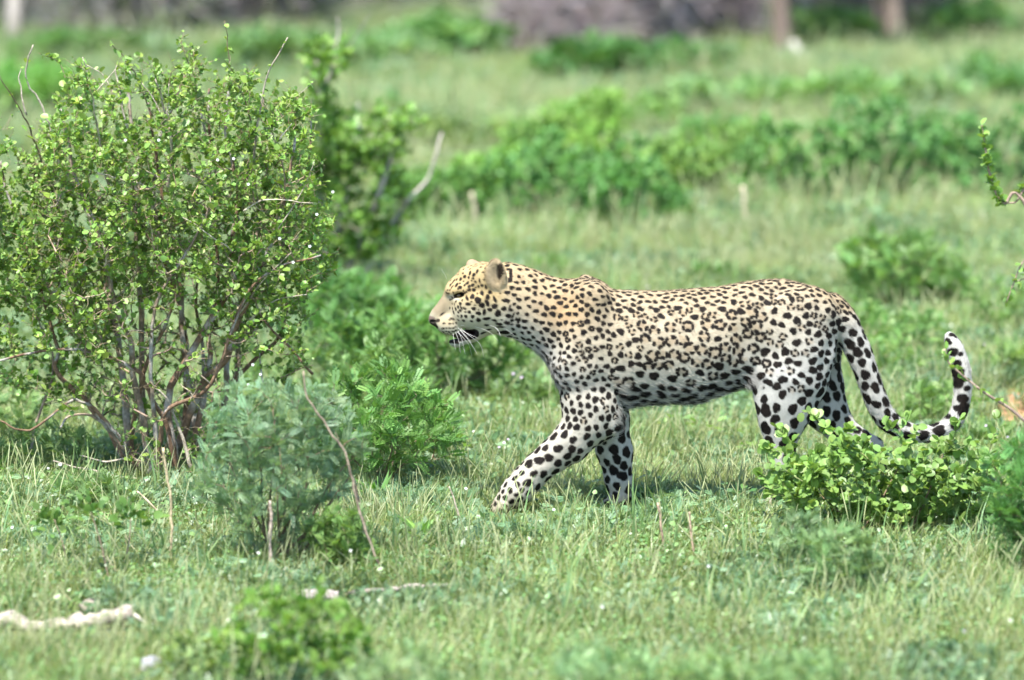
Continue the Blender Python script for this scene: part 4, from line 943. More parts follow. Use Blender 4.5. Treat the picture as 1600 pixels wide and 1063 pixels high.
shrub('vetch_shrub', 'mid-green shrub half hidden behind the right side of the thorny bush', 'shrub', G(555, 560), .42, .50, .5, rg, 8, 180, 8, FT, .06, (.075, .19, .055), (.15, .12, .08), mat=M_LEAFSOFT, low=-.95, cz=.52, t0=.2, pale=.06)
shrub('vetch_shrub', 'loose green shrub filling the gap between the head shrub and the bright green one', 'shrub', G(590, 680), .34, .6, .4, rg, 7, 150, 7, FT, .052, (.09, .19, .06), (.15, .12, .08), mat=M_LEAFSOFT, low=-.95, cz=.5, t0=.2, pale=.08)
for px, row, h, w, lb in ((55, 745, .22, .42, 'leafy weed under the left side of the thorny bush'), (-10, 700, .3, .4, 'leafy weed at the left edge under the thorny bush'), (330, 720, .25, .4, 'leafy weed behind the feathery shrub at the bush base'), (820, 640, .16, .35, 'small weed under the leopard chest'), (660, 720, .16, .3, 'small weed right of the bright green shrub'), (150, 800, .12, .3, 'low weed in the grass before the thorny bush'), (460, 660, .4, .4, 'leafy weed between the thorny bush and the green shrubs')):
    shrub('weed', lb, 'weed', G(px, row), h, w, w * .8, rg, 5, 75, 6, FT, .045, (.10, .195, .07), (.16, .17, .08), mat=M_LEAFSOFT, cz=.5, low=-.9, stem_r=.0025, twr=.0009, group='leafy weeds around the thorny bush')
# shrub behind with pale twisted limbs
YD = G(520, 452)[1]; sb = empty('twisted_shrub', G(520, 452), 'blurred bright green shrub with pale twisted limbs behind the thorny bush', 'shrub'); sb.location.z = 0
SK = []
for pts, r0 in (([(505, 455), (512, 400), (528, 340), (545, 280), (560, 240), (548, 180)], 7), ([(512, 452), (490, 390), (495, 330), (510, 270), (500, 215), (484, 170), (496, 120), (492, 85)], 6), ([(520, 452), (560, 390), (590, 310), (604, 260), (618, 230)], 6),
                ([(496, 452), (470, 400), (462, 330), (470, 260)], 5), ([(528, 452), (575, 420), (610, 360), (622, 340), (640, 310), (668, 280), (680, 240), (690, 208)], 4.2), ([(545, 260), (558, 215), (560, 160)], 3.5), ([(492, 160), (515, 120), (528, 60), (526, 30)], 3.2), ([(530, 110), (548, 70), (575, 25)], 1.8), ([(612, 350), (622, 330), (614, 318)], 2)):
    w = np.array([P(a, b, YD + rg.normal(0, .08)) for a, b in pts]); c = spline(w, 26); c += (vnoise(c, 12, 7)[:, None] - .5) * .03; V, F = tube(c, np.linspace(r0, r0 * .4, 26) * S * 1.45, 7, rng=rg, rough=.15); mesh_obj('limb', V, F, M_BARK, sb, np.tile(np.array((.42, .37, .33)) * rg.uniform(.8, 1.1), (len(V), 1))); SK.append(c)
tg = []
for cx, cy, rx, ry, n in ((500, 95, 22, 30, 26), (540, 82, 14, 18, 8), (500, 150, 20, 25, 22), (520, 200, 45, 28, 34), (480, 240, 38, 35, 34), (560, 235, 60, 40, 55), (620, 190, 36, 30, 26), (600, 250, 30, 30, 20), (520, 290, 60, 35, 44), (455, 320, 40, 60, 30), (540, 365, 70, 38, 60), (600, 360, 34, 34, 24), (500, 400, 50, 30, 26)):
    a = rg.normal(0, .55, (n, 3)); tg += [P(cx + q[0] * rx, cy + q[1] * ry, YD + q[2] * .3) for q in a]
tg = np.array(tg); tw = grow(np.concatenate(SK[:4] + SK[5:7]), tg, rg, up=.03)
mb = MB(); tubes(tw, np.linspace(.004, .0015, 6)[None].repeat(len(tw), 0), mb, 3, (.3, .25, .2)); o = mb.build('twigs', M_BARK, sb); o['kind'] = 'stuff'
p_, d_, n_ = leaves_on(tw, 11, rg, .3, .03); mb = MB(); place(*leaf_q(.42), p_, d_, n_, .042 * rg.uniform(.6, 1.2, len(p_)), lcols(len(p_), (.095, .205, .04), rg, .35, pale=.08), mb); o = mb.build('foliage', M_LEAF, sb, smooth=False); o['kind'] = 'stuff'
# round-leaved shrub over the hind paws
rg = np.random.default_rng(202)
b0 = G(1385, 838); rs = empty('round_leaved_shrub', b0, 'low glossy round-leaved shrub hiding the hind paws of the leopard', 'shrub')
tg = []
for cx, cy, rx, ry, n in ((1390, 760, 110, 50, 110), (1255, 755, 62, 48, 62), (1340, 720, 70, 30, 30), (1470, 740, 70, 50, 44), (1210, 770, 26, 24, 8), (1530, 740, 60, 50, 40), (1320, 790, 80, 30, 28), (1450, 800, 80, 30, 28)):
    a = np.clip(rg.normal(0, .55, (n, 3)), -1.1, 1.1); tg += [P(cx + q[0] * rx, cy + q[1] * ry, b0[1] + q[2] * .24) for q in a]
for q in ((1252, 645), (1215, 668), (1285, 665), (1240, 690), (1325, 672), (1420, 652), (1435, 668), (1310, 640 + 40), (1500, 655), (1555, 640), (1380, 660), (1196, 700)): tg.append(P(q[0], q[1], b0[1] + rg.uniform(-.1, .1)))
tg = np.array(tg); tg[:, 2] = np.maximum(tg[:, 2], .02); st = []
for k in range(11):
    t = tg[rg.integers(len(tg))]; c = twig_curve(b0 + np.array((rg.normal(0, .09), rg.normal(0, .06), -.01)), b0 + (t - b0) * .85, 9, rg, .08, .08); st.append(c)
    V, F = tube(c, np.linspace(.0042, .0016, 9), 6, rng=rg, rough=.1); mesh_obj('stem', V, F, M_BARK, rs, np.tile((.24, .17, .11), (len(V), 1)))
tw = grow(np.concatenate([s[2:] for s in st]), tg, rg, up=.2, bend=.1); mb = MB(); tubes(tw, np.linspace(.0018, .001, 6)[None].repeat(len(tw), 0), mb, 4, lcols(len(tw), (.2, .22, .09), rg)); o = mb.build('twigs', M_BARK, rs); o['kind'] = 'stuff'
p_, d_, n_ = leaves_on(tw, 12, rg, .2, .004); n_ = unit(n_ + np.array((0, -.35, .1))); sz = rg.uniform(.018, .038, len(p_)); cl = lcols(len(p_), (.105, .205, .05), rg, .25, .12, pale=.07)
near = np.argsort(p_[:, 1] - p_[:, 2] * .6)[:290]; msk = np.zeros(len(p_), bool); msk[near] = True
LT = leaf_r(.42, .08, .10)
me0 = []
for tone in range(4):
    mb = MB(); c = np.array((.105, .205, .05)) * (.78, .95, 1.12, 1.35)[tone]; place(LT[0], LT[1], np.zeros((1, 3)), np.array([(1., 0, 0)]), np.array([(0, 0, 1.)]), 1.0, c[None], mb); o = mb.build('leaf', M_LEAF, None); me0.append(o.data); bpy.data.objects.remove(o)
for i in near:
    X = unit(d_[i]); Z = unit(n_[i] - X * (n_[i] @ X)); Y = np.cross(Z, X); o = bpy.data.objects.new('leaf', me0[rg.integers(4)]); COL.objects.link(o); o.parent = rs
    M = Matrix(((X[0], Y[0], Z[0], 0), (X[1], Y[1], Z[1], 0), (X[2], Y[2], Z[2], 0), (0, 0, 0, 1))); o.matrix_local = Matrix.Translation(Vector(p_[i] - b0)) @ M @ Matrix.Scale(sz[i], 4)
mb = MB(); place(LT[0], LT[1], p_[~msk], d_[~msk], n_[~msk], sz[~msk], cl[~msk], mb); o = mb.build('foliage', M_LEAF, rs, smooth=False); o['kind'] = 'stuff'
rg = np.random.default_rng(303)
shrub('feathery_shrub', 'dark green feathery shrub at the right edge, beside the round-leaved shrub', 'shrub', G(1625, 905), .44, .40, .4, rg, 8, 190, 8, FTf, .055, (.06, .165, .045), (.14, .11, .07), mat=M_LEAFSOFT, cz=.5, low=-.95)
shrub('vetch_shrub', 'loose green shrub on the grass beyond the leopard rump', 'shrub', G(1400, 487), .36, .66, .5, rg, 9, 120, 7, FT, .075, (.095, .205, .06), (.18, .15, .10), mat=M_LEAFSOFT, cz=.5, low=-.9)
for px, row, h, w, c, lb in ((1385, 600, .27, .42, (.10, .21, .06), 'leafy weed behind the lowest bend of the leopard tail'), (1560, 520, .26, .36, (.11, .22, .07), 'leafy weed at the right edge level with the tail tip'), (1470, 480, .2, .3, (.10, .21, .06), 'small weed just right of the shrub beyond the rump'),
                         (1430, 560, .22, .32, (.09, .20, .06), 'leafy weed inside the curl of the leopard tail'), (1345, 540, .2, .3, (.10, .215, .065), 'leafy weed close behind the tail root'), (1590, 590, .15, .24, (.12, .22, .08), 'leafy weed right of the tail tip above the bare soil'), (1120, 450, .12, .3, (.075, .17, .05), 'small dark sprig showing above the middle of the leopard back'),
                         (860, 440, .12, .3, (.10, .2, .06), 'small weed behind the leopard neck'), (1475, 668, .16, .3, (.10, .2, .06), 'weed under the tail curl behind the round-leaved shrub'), (1540, 700, .09, .2, (.11, .22, .07), 'weed between the tail curl and the right edge')):
    shrub('weed', lb, 'weed', G(px, row), h, w, w * .8, rg, 5, 60, 5, FT, .05, c, (.16, .17, .08), mat=M_LEAFSOFT, cz=.5, low=-.9, stem_r=.0025, twr=.0009, group='leafy weeds around the tail')
# foreground, out of focus
for px, row, h, w, c, ls, lt, lb in ((455, 1098, .31, .42, (.085, .185, .035), .03, leaf_q(.4), 'blurred low bush with rounded leaves at the bottom edge left of centre'), (340, 1080, .16, .24, (.15, .25, .09), .022, leaf_q(.4), 'pale blurred weed at the bottom edge left of the low bush'),
                             (930, 1130, .17, .34, (.12, .23, .105), .045, FTf, 'blurred grey-green feathery weed at the bottom edge right of centre'), (1130, 1120, .12, .3, (.13, .24, .10), .045, FTf, 'faint feathery weed between two others at the bottom edge'), (1265, 1120, .15, .28, (.12, .225, .10), .045, FTf, 'blurred feathery weed at the bottom edge toward the right corner'),
                             (640, 1125, .13, .4, (.13, .23, .11), .045, FTf, 'blurred feathery weed at the bottom edge right of the low bush'), (1320, 945, .20, .24, (.11, .21, .09), .045, FTf, 'feathery weed rising from the grass below the round-leaved shrub'), (1250, 905, .17, .2, (.12, .22, .11), .04, FTf, 'small feathery weed in front of the round-leaved shrub'), (530, 900, .17, .2, (.10, .2, .06), .04, FT, 'small weed beside the foot of the feathery shrub')):
    shrub('weed', lb, 'weed', G(px, row), h * 1.25, w, w * .8, rg, 5, 95, 7, lt, ls, c, (.16, .15, .08), mat=M_LEAFSOFT, cz=.5, low=-.9, stem_r=.0025, twr=.0009, group='out of focus weeds in the foreground')
# three seedlings on the left
for px, row, tx, ty, s_, lb in ((108, 898, 85, 812, .055, 'leftmost of three leafy seedlings in the left foreground'), (172, 915, 140, 795, .06, 'middle and tallest of three leafy seedlings in the left foreground'), (190, 900, 205, 805, .05, 'rightmost of three leafy seedlings in the left foreground')):
    b = G(px, row); o = empty('seedling', b, lb, 'seedling', 'three seedlings in the left foreground'); t = P(tx, ty, b[1]); c = spline(np.array([b, b * .45 + t * .55 + np.array((.006, 0, 0)), t]), 10); V, F = tube(c, np.linspace(.0032, .0018, 10), 6); mesh_obj('stem', V, F, M_BARK, o, np.tile((.26, .2, .14), (len(V), 1)))
    n = 46; p_ = t + rg.normal(0, .024, (n, 3)) * np.array((1.3, 1, .9)); d_ = unit(p_ - t + np.array((0, 0, .03))); 
    for i in range(n):
        mb = MB(); place(LT[0], LT[1], p_[i:i + 1] - d_[i:i + 1] * .008, d_[i:i + 1], unit(rg.normal(0, .5, (1, 3)) + np.array((0, 0, 1))), rg.uniform(.018, .034), lcols(1, (.07, .15, .035), rg), mb); mb.build('leaf', M_LEAF, o)
# broad low weeds among the grass under the leopard
for k, (px, row, n, sz_, c, lb) in enumerate(((1105, 700, 9, .05, (.13, .27, .07), 'broad-leaved weed in the grass under the leopard belly'), (1050, 692, 7, .045, (.15, .28, .09), 'pale broad-leaved weed just behind the far foreleg'), (1008, 790, 14, .045, (.06, .15, .04), 'dark narrow-leaved sprout beside the far forepaw'), (1150, 800, 8, .035, (.05, .13, .035), 'small dark-leaved weed left of the round-leaved shrub'),
                                        (660, 860, 9, .09, (.10, .23, .05), 'coarse broad grass clump right of the feathery shrub'), (1180, 720, 8, .04, (.13, .26, .07), 'weed beside the near hind leg'), (880, 735, 8, .04, (.14, .27, .08), 'weed seen between the two forelegs'), (590, 790, 10, .08, (.08, .2, .05), 'broad grass blades at the foot of the bright green shrub'), (715, 735, 8, .04, (.13, .25, .07), 'weed ahead of the striding forepaw'))):
    b = G(px, row); o = empty('low_weed', b, lb, 'weed', 'low broad-leaved weeds in the grass'); nar = k in (2, 4, 7)
    for i in range(n):
        a = rg.uniform(0, 6.283); d = unit(np.array((math.cos(a), math.sin(a) * .7, rg.uniform(.3, 1.5) if nar else rg.uniform(.05, .5)))); st = b + np.array((0, 0, .02 if nar else rg.uniform(.03, .10))) + (0 if nar else 1) * d * np.array((.04, .04, 0))
        mb = MB(); place(*(leaf_t(.06, .02, .25) if nar else leaf_t(.42, .08, .12)), st[None], d[None], np.array([(0, 0, 1.)]) + rg.normal(0, .25, (1, 3)), sz_ * rg.uniform(.8, 1.4) * (1.6 if nar else 1), lcols(1, c, rg), mb); mb.build('leaf', M_LEAFSOFT, o)
    V, F = tube(np.array([b, b + np.array((.002, 0, .05)), b + np.array((0, 0, .1))]), .0015, 4); mesh_obj('stem', V, F, M_LEAFSOFT, o, np.tile(c, (len(V), 1)))
# ------------------------------------------------------------------ dry sticks, logs, stones
def stick(name, label, cat, pts, r0, r1, col, y=None, group=None, n=18, kink=.006):
    w = []
    if y is None: y = G(*pts[-1])[1] if pts[-1][1] >= pts[0][1] else G(*pts[0])[1]
    w = np.array([P(a, b, y) for a, b in pts]); w[:, 2] = np.maximum(w[:, 2], -.01); c = spline(w, n); c += (vnoise(c, 35, 7)[:, None] - .5) * kink * (1 if name == 'dry_stick' else 2)
    V, F = tube(c, np.linspace(r0, r1, n) * S * (.72 if name == 'dry_stick' else 1), 9, rng=rg, rough=(.34 if name == 'fallen_branch' else .1)); V0 = V.mean(0); o = mesh_obj(name, V - V0, F, M_DRY, None, np.tile(np.array(col), (len(V), 1)) * (1 + (vnoise(V * np.array((.35, 1, 1)), 90, 3)[:, None] - .5) * 1.1)); o.location = tuple(V0)
    return tag(o, label, cat, group)
SG = 'dry sticks and stems standing in the grass'
stick('dry_stick', 'pinkish-grey dry stick upright before the feathery shrub', 'stick', [(422, 782), (424, 820), (421, 850), (428, 903)], 3, 4.6, (.42, .33, .27), group=SG)
stick('dry_stick', 'straw-coloured stick leaning against the base of the thorny bush', 'stick', [(255, 700), (262, 750), (268, 800), (266, 890)], 2.2, 3, (.50, .40, .25), group=SG)
stick('dry_stick', 'short bent dry stick left of the straw-coloured one', 'stick', [(214, 768), (240, 792), (262, 824)], 2, 2.6, (.46, .37, .24), group=SG)
stick('dry_stick', 'long curved woody stem falling across the right side of the feathery shrub', 'stick', [(474, 580), (482, 625), (510, 665), (540, 712), (556, 775), (575, 840), (604, 908)], 1.8, 2.9, (.28, .22, .16), group=SG, n=34)
stick('dry_stick', 'dark bent stem beside the long curved one', 'stick', [(494, 620), (520, 670), (545, 730), (566, 800), (565, 862)], 1.8, 2.6, (.28, .2, .14), group=SG, n=26)
stick('dry_stick', 'thin forked red-brown stalk between the green shrub and the foreleg', 'stick', [(705, 620), (688, 660), (680, 700), (668, 748)], 1.1, 1.8, (.28, .14, .09), group=SG)
stick('dry_stick', 'left one of two brown dry stalks below the far forepaw', 'stick', [(1028, 786), (1034, 830), (1041, 876)], 2.4, 2.8, (.34, .24, .17), group=SG)
stick('dry_stick', 'right one of two brown dry stalks below the far forepaw', 'stick', [(1077, 800), (1081, 840), (1086, 886)], 2.0, 2.8, (.34, .24, .17), group=SG)
stick('dry_stick', 'thin grey stalk left of the striding forepaw', 'stick', [(702, 760), (712, 790), (722, 838)], 1.4, 1.8, (.42, .33, .26), group=SG)
stick('fallen_branch', 'pale weathered branch lying in the grass at the lower left edge', 'branch', [(-60, 966), (0, 970), (60, 978), (110, 974), (150, 966), (205, 960)], 8, 11, (.36, .31, .25), y=G(100, 985)[1], n=30, kink=.012)
stick('fallen_branch', 'thin grey twig curling off the end of the pale weathered branch', 'branch', [(208, 962), (224, 968), (240, 978)], 3, 2, (.55, .5, .45), y=G(215, 985)[1])
stick('fallen_branch', 'short pale grey log end in the grass below the feathery shrub', 'branch', [(466, 936), (495, 932), (530, 932)], 10, 8, (.33, .29, .26), y=G(500, 950)[1])
stick('fallen_branch', 'thin grey branch stretching right from the short log end', 'branch', [(528, 930), (580, 926), (640, 919), (700, 914)], 4.5, 3, (.30, .26, .22), y=G(600, 938)[1], n=24)
stick('fallen_branch', 'thin fallen stick in the grass below the striding forepaw', 'branch', [(752, 906), (790, 902), (828, 896)], 3, 2.4, (.42, .36, .3), y=G(790, 912)[1])
def rock(name, label, px, row, rad, col, seedn):
    c = G(px, row); V, F = uvsphere((0, 0, 0), (1, 1, 1), 16, 11); V = V * (1 + (vnoise(V, 1.3, seedn)[:, None] - .5) * .7 + (vnoise(V, 4, seedn + 1)[:, None] - .5) * .2) * np.array(rad); V[:, 2] += rad[2] * .5
    o = mesh_obj(name, V, F, M_DRY, None, np.tile(col, (len(V), 1))); o.location = tuple(c); return tag(o, label, 'stone')
rock('stone', 'pale buff stone behind the weathered branch at lower left', 140, 955, (.035, .03, .022), (.30, .26, .21), 3)
rock('stone', 'small light grey stone blurred near the bottom left corner', 234, 1045, (.03, .028, .026), (.30, .30, .31), 5)
# ------------------------------------------------------------------ wild flowers
FG = 'tiny pale flowers scattered in the grass'
rf = np.random.default_rng(66)
FL = [(788, 694, 'w'), (728, 768, 'w'), (794, 688, 'l'), (780, 700, 'l'), (632, 572, 'w'), (802, 580, 'l'), (815, 586, 'l'), (1012, 436, 'l'), (1477, 482, 'l'), (1538, 532, 'l'), (1540, 665, 'l'), (1574, 685, 'l'), (1505, 1022 - 20, 'l'), (610, 662, 'w'), (624, 712, 'w'), (430, 812, 'w'), (404, 872, 'w'), (720, 688, 'w'), (740, 675, 'w'), (905, 665, 'w'), (1430, 800, 'w'), (1106, 898, 'w'), (76, 735, 'w'), (95, 730, 'w'), (1188, 660, 'w'), (865, 805, 'w'), (1320, 860, 'w'), (548, 872, 'w'), (20, 830, 'w'), (940, 960, 'w')]
WHERE = ['ahead of the knee of the striding foreleg', 'left of the striding forepaw', 'beside the white one ahead of the foreleg knee', 'lowest of the three ahead of the foreleg knee', 'at the top right of the bright green shrub', 'left of a pair under the leopard throat', 'right of a pair under the leopard throat', 'beyond the leopard back behind the shoulder', 'left of the tail tip, higher up', 'right of the tail tip', 'right of the tail curl above the round-leaved shrub', 'between the tail curl and the right edge', 'near the bottom right corner', 'on the right flank of the bright green shrub', 'low on the right flank of the bright green shrub', 'beside the pinkish-grey stick, to its left', 'at the foot of the feathery shrub', 'left one of a pair between the green shrub and the foreleg', 'right one of a pair between the green shrub and the foreleg', 'in the gap between the two forelegs', 'on the lower right of the round-leaved shrub', 'below the two brown dry stalks', 'left one of a pair under the thorny bush at far left', 'right one of a pair under the thorny bush at far left', 'in front of the near hind thigh', 'below and right of the striding forepaw', 'below the middle of the round-leaved shrub', 'under the foot of the long curved stem', 'at the left edge of the photo', 'in the foreground grass below the far forepaw']
for (px, row, t), wh in zip(FL, WHERE):
    h = rf.uniform(.09, .15); b = G(px, row + h * 430); pos = np.array((b[0], b[1], h))
    lb = ('white' if t == 'w' else 'lilac') + ' flower ' + wh
    flower('wildflower', pos, rf.uniform(.0045, .0075), (.75, .75, .72) if t == 'w' else (.60, .48, .64), None, lb, 'flower', 'tiny pale flowers in the grass', stem=1, rgf=rf)
# ------------------------------------------------------------------ twig bush reaching in from the right edge
rg = np.random.default_rng(404); yT = -.9
tb = empty('twiggy_bush', (P(1740, 800, yT)[0], yT, 0), 'thin-branched leafy bush reaching in from beyond the right edge', 'bush')
bx = P(1740, 800, yT)[0]; bb = np.array((bx, yT, 0.))
BR = [([(1600, 316), (1570, 319), (1558, 305), (1546, 270), (1540, 235), (1534, 196)], 2.2, 130), ([(1620, 310), (1585, 317), (1565, 316)], 1.8, 6), ([(1640, 690), (1580, 640), (1540, 615), (1508, 590), (1482, 566), (1476, 545)], 2.2, 34), ([(1640, 380), (1600, 408), (1585, 440), (1572, 474)], 1.4, 16), ([(1620, 300), (1604, 290), (1596, 300)], 1.4, 20), ([(1620, 440), (1600, 436), (1588, 440)], 1.2, 10)]
ends = []
M_ = MB(); allp = []
for pts, r0, nl in BR:
    w = np.array([P(a, b, yT) for a, b in pts]); w = np.vstack([(bb + w[0]) / 2 + np.array((.05, 0, .1)), w]) if nl > 30 or pts[0][0] > 1615 else w
    c = spline(w, 30); V, F = tube(c, np.linspace(r0 * 1.3, r0 * .5, 30) * S, 6); mesh_obj('branch', V, F, M_BARK, tb, np.tile((.30, .22, .17), (len(V), 1))); 
    if nl: q = leaves_on(c[8:][None], nl, rg, .1, .008); allp.append(q)
for k in range(5):
    t = np.array((bx + rg.uniform(-.12, .3), yT + rg.uniform(-.3, .3), rg.uniform(.7, 1.1))); c = twig_curve(bb, t, 14, rg, .05, .05); V, F = tube(c, np.linspace(.012, .004, 14), 6); mesh_obj('stem', V, F, M_BARK, tb, np.tile((.22, .16, .12), (len(V), 1)))
    q = leaves_on(c[6:][None], 60, rg, .1, .02); allp.append(q)
p_, d_, n_ = [np.vstack([a[i] for a in allp]) for i in range(3)]
place(*leaf_q(.42), p_, d_, n_, rg.uniform(.016, .028, len(p_)), lcols(len(p_), (.12, .235, .05), rg, .25), M_); o = M_.build('foliage', M_LEAF, tb, smooth=False); o['kind'] = 'stuff'
# ------------------------------------------------------------------ the belt of shrubs beyond, and the tree line
rg = np.random.default_rng(505); BG_ = 'blurred green shrubs in the belt beyond the leopard'
belt = [(690, 350, 130, 250, (.08, .175, .055)), (770, 322, 110, 225, (.11, .22, .06)), (880, 352, 190, 200, (.075, .175, .06)), (985, 368, 170, 215, (.06, .155, .045)), (1085, 330, 130, 215, (.12, .22, .07)), (1165, 300, 130, 190, (.12, .22, .07)), (1255, 336, 170, 180, (.075, .17, .055)), (1365, 322, 190, 160, (.065, .16, .055)), (1475, 298, 130, 175, (.08, .18, .06)), (1570, 325, 150, 165, (.07, .165, .06)), (640, 330, 90, 260, (.10, .2, .06)), (925, 300, 140, 150, (.12, .23, .06)), (820, 300, 140, 185, (.10, .2, .06))]
for i, (px, row, wpx, top, c) in enumerate(belt):
    b = G(px, row); sc = FPX / (b[1] + CAMD); h = (row - top) / sc; w = wpx / sc
    pos_ = 'left' if px < 900 else ('middle' if px < 1200 else 'right')
    shrub('belt_shrub', 'blurred green shrub number-free', 'shrub', b, h, w * 1.12, w * .8, rg, 4, 200, 32, leaf_q(.30), .034, np.array(c) * (1.30, 1.36, 1.35), (.2, .16, .12), cz=.42, low=-.95, lump=.7, stem_r=.01, group=BG_, mat=M_LEAFSOFT, twr=.003, v=.3)
    belt[i] = (px, bpy.data.objects[-1] if False else None)
names = ['shrub of the belt nearest the twisted shrub', 'yellower small shrub second from the left in the belt', 'wide shrub of the belt above the leopard neck', 'darkest and nearest shrub of the belt, above the leopard back', 'lighter shrub right of the darkest one in the belt', 'thin yellow-green shrub in the middle of the belt beside a dry stalk', 'dark wide shrub of the belt above the leopard rump', 'darker shrub of the belt behind the loose shrub beyond the rump', 'shrub of the belt behind the hanging twig tip', 'shrub of the belt cut by the right edge of the photo', 'pale small shrub at the left end of the belt', 'bright yellowish shrub rising behind the darkest one of the belt', 'bright shrub behind the wide one above the leopard neck']
for o, nm in zip([o for o in bpy.data.objects if o.name.startswith('belt_shrub')], names): o['label'] = nm
MG = 'low yellow-green clumps on the far grass'
midc = [(700, 245, 120, 190, (.17, .24, .08), 'far clump of dry yellowish grass left of the middle'), (820, 235, 150, 190, (.17, .25, .075), 'far yellow-green clump above the leopard head'), (960, 215, 170, 150, (.15, .26, .06), 'bright yellow-green clump above the leopard shoulder'), (1080, 200, 150, 130, (.17, .27, .09), 'pale yellow-green clump above the leopard back'), (1210, 190, 150, 120, (.15, .26, .07), 'bright clump above the leopard haunch'), (1330, 195, 150, 125, (.13, .24, .06), 'yellow-green clump right of the bright one'), (1450, 180, 140, 115, (.15, .25, .08), 'clump on the far grass behind the hanging twig'), (1560, 170, 130, 95, (.11, .22, .06), 'darker green clump at the far right edge'),
        (560, 200, 120, 150, (.14, .25, .08), 'far clump behind the twisted shrub top'), (60, 190, 140, 100, (.12, .25, .05), 'bright green clump at the far left behind the thorny bush'), (1140, 250, 140, 185, (.12, .23, .06), 'clump just behind the middle of the belt')]
for px, row, wpx, top, c, lb in midc:
    b = G(px, row); sc = FPX / (b[1] + CAMD); h = (row - top) / sc; w = wpx / sc
    shrub('grassy_clump', lb, 'shrub', b, h, w * 1.1, w * .7, rg, 3, 90, 14, leaf_q(.14), .12, np.array(c) * (.86, 1, 1.35), (.2, .2, .1), cz=.42, low=-.9, stem_r=.006, group=MG, mat=M_LEAFSOFT, twr=.003, v=.3)
DG = 'dark green bushes at the foot of the tree line'
for px, row, wpx, top, c, lb in ((930, 130, 150, 68, (.055, .15, .045), 'dark green bush under the grey brush, left of the pair'), (1060, 128, 170, 78, (.06, .16, .05), 'dark green bush under the grey brush, right of the pair'), (700, 95, 170, 25, (.10, .22, .08), 'pale green bush on the far grass left of the grey brush'), (150, 100, 120, 60, (.08, .17, .06), 'dark green bush far behind the top of the thorny bush'), (430, 110, 170, 55, (.10, .21, .08), 'pale green bush far behind the twisted shrub'), (600, 110, 160, 60, (.12, .24, .11), 'pale whitish-green bush far behind, right of the twisted shrub'), (1500, 70, 170, 5, (.08, .19, .06), 'green bush at the tree line toward the right corner'), (1290, 75, 130, 20, (.08, .18, .06), 'green bush between the two pairs of trunks'), (80, 110, 120, 50, (.09, .2, .07), 'green bush at the far left edge of the tree line')):
    b = G(px, row); sc = FPX / (b[1] + CAMD); h = (row - top) / sc; w = wpx / sc
    shrub('distant_bush', lb, 'bush', b, h, w * 1.1, w * .8, rg, 4, 130, 18, leaf_q(.4), .11, c, (.2, .16, .12), cz=.5, low=-.95, stem_r=.012, group=DG, mat=M_LEAFSOFT, twr=.005, v=.3)
def brush(name, label, px, row, wpx, hm, n, col, leafc=None, group=None):
    """leafless grey brush"""
    b = G(px, row); sc = FPX / (b[1] + CAMD); w = wpx / sc; o = empty(name, b, label, 'brush', group)
    tg = crown_pts(n, rg, b + np.array((0, 0, hm * .26)), (w / 2, w * .4, hm * .6), .4, -.42); st = []
    for k in range(8):
        c = twig_curve(b + np.array((rg.uniform(-.48, .48) * w, rg.uniform(-.2, .2) * w, -.02)), tg[rg.integers(n)], 10, rg, .1, .05); st.append(c); V, F = tube(c, np.linspace(.035, .012, 10), 5); mesh_obj('stem', V, F, M_DRY, o, np.tile(np.array(col) * rg.uniform(.7, 1.1), (len(V), 1)))
    tw = grow(np.concatenate(st), tg, rg); mb = MB(); tubes(tw, np.linspace(.012, .005, 6)[None].repeat(n, 0), mb, 3, lcols(n, col, rg))
    p_, d_, n_ = leaves_on(tw, 9, rg, .1, .02); en = p_ + d_ * rg.uniform(.12, .4, (len(p_), 1)); tubes(np.stack([p_, en], 1), np.tile((.007, .004), (len(p_), 1)), mb, 3, lcols(len(p_), col, rg)); q = mb.build('twigs', M_DRY, o); q['kind'] = 'stuff'
    if leafc:
        p_, d_, n_ = leaves_on(tw, 7, rg, .3, .05); mb = MB(); place(*leaf_q(.4), p_, d_, n_, .07, lcols(len(p_), leafc, rg), mb); q = mb.build('foliage', M_LEAFSOFT, o, smooth=False); q['kind'] = 'stuff'
    return o
GBR = 'leafless grey brush along the tree line'
for px, row, w, h, n, c, lc, lb in ((870, 92, 170, 1.6, 340, (0.39, 0.33, 0.32), None, 'grey leafless brush directly above the leopard shoulder'), (1000, 88, 200, 1.7, 420, (0.37, 0.32, 0.32), None, 'widest grey leafless brush in the middle of the tree line'), (1110, 78, 150, 1.6, 330, (0.32, 0.27, 0.27), None, 'darker grey brush left of the first pair of trunks'), (230, 62, 330, 1.8, 520, (0.36, 0.33, 0.31), (.08, .14, .06), 'grey brush far behind the thorny bush'), (420, 60, 260, 1.8, 430, (0.34, 0.30, 0.28), (.08, .15, .06), 'grey-brown brush far behind, left of the twisted shrub top'), (640, 20, 240, 1.5, 300, (0.30, 0.27, 0.25), (.07, .13, .05), 'dark brush at the top edge above the pale green bush'), (1390, 66, 190, 1.7, 360, (0.35, 0.30, 0.27), (.10, .17, .07), 'brownish brush around the second pair of trunks'), (1280, 40, 140, 1.5, 150, (0.36, 0.32, 0.28), (.10, .18, .07), 'thin brush between the two pairs of trunks'), (1540, 10, 200, 1.5, 180, (0.36, 0.33, 0.29), (.12, .2, .08), 'thin brush in the top right corner'), (70, 50, 170, 1.6, 260, (0.39, 0.35, 0.33), (.10, .16, .07), 'pale brush in the top left corner')):
    brush('grey_brush', lb, px, row, w, h, n, c, lc, GBR)
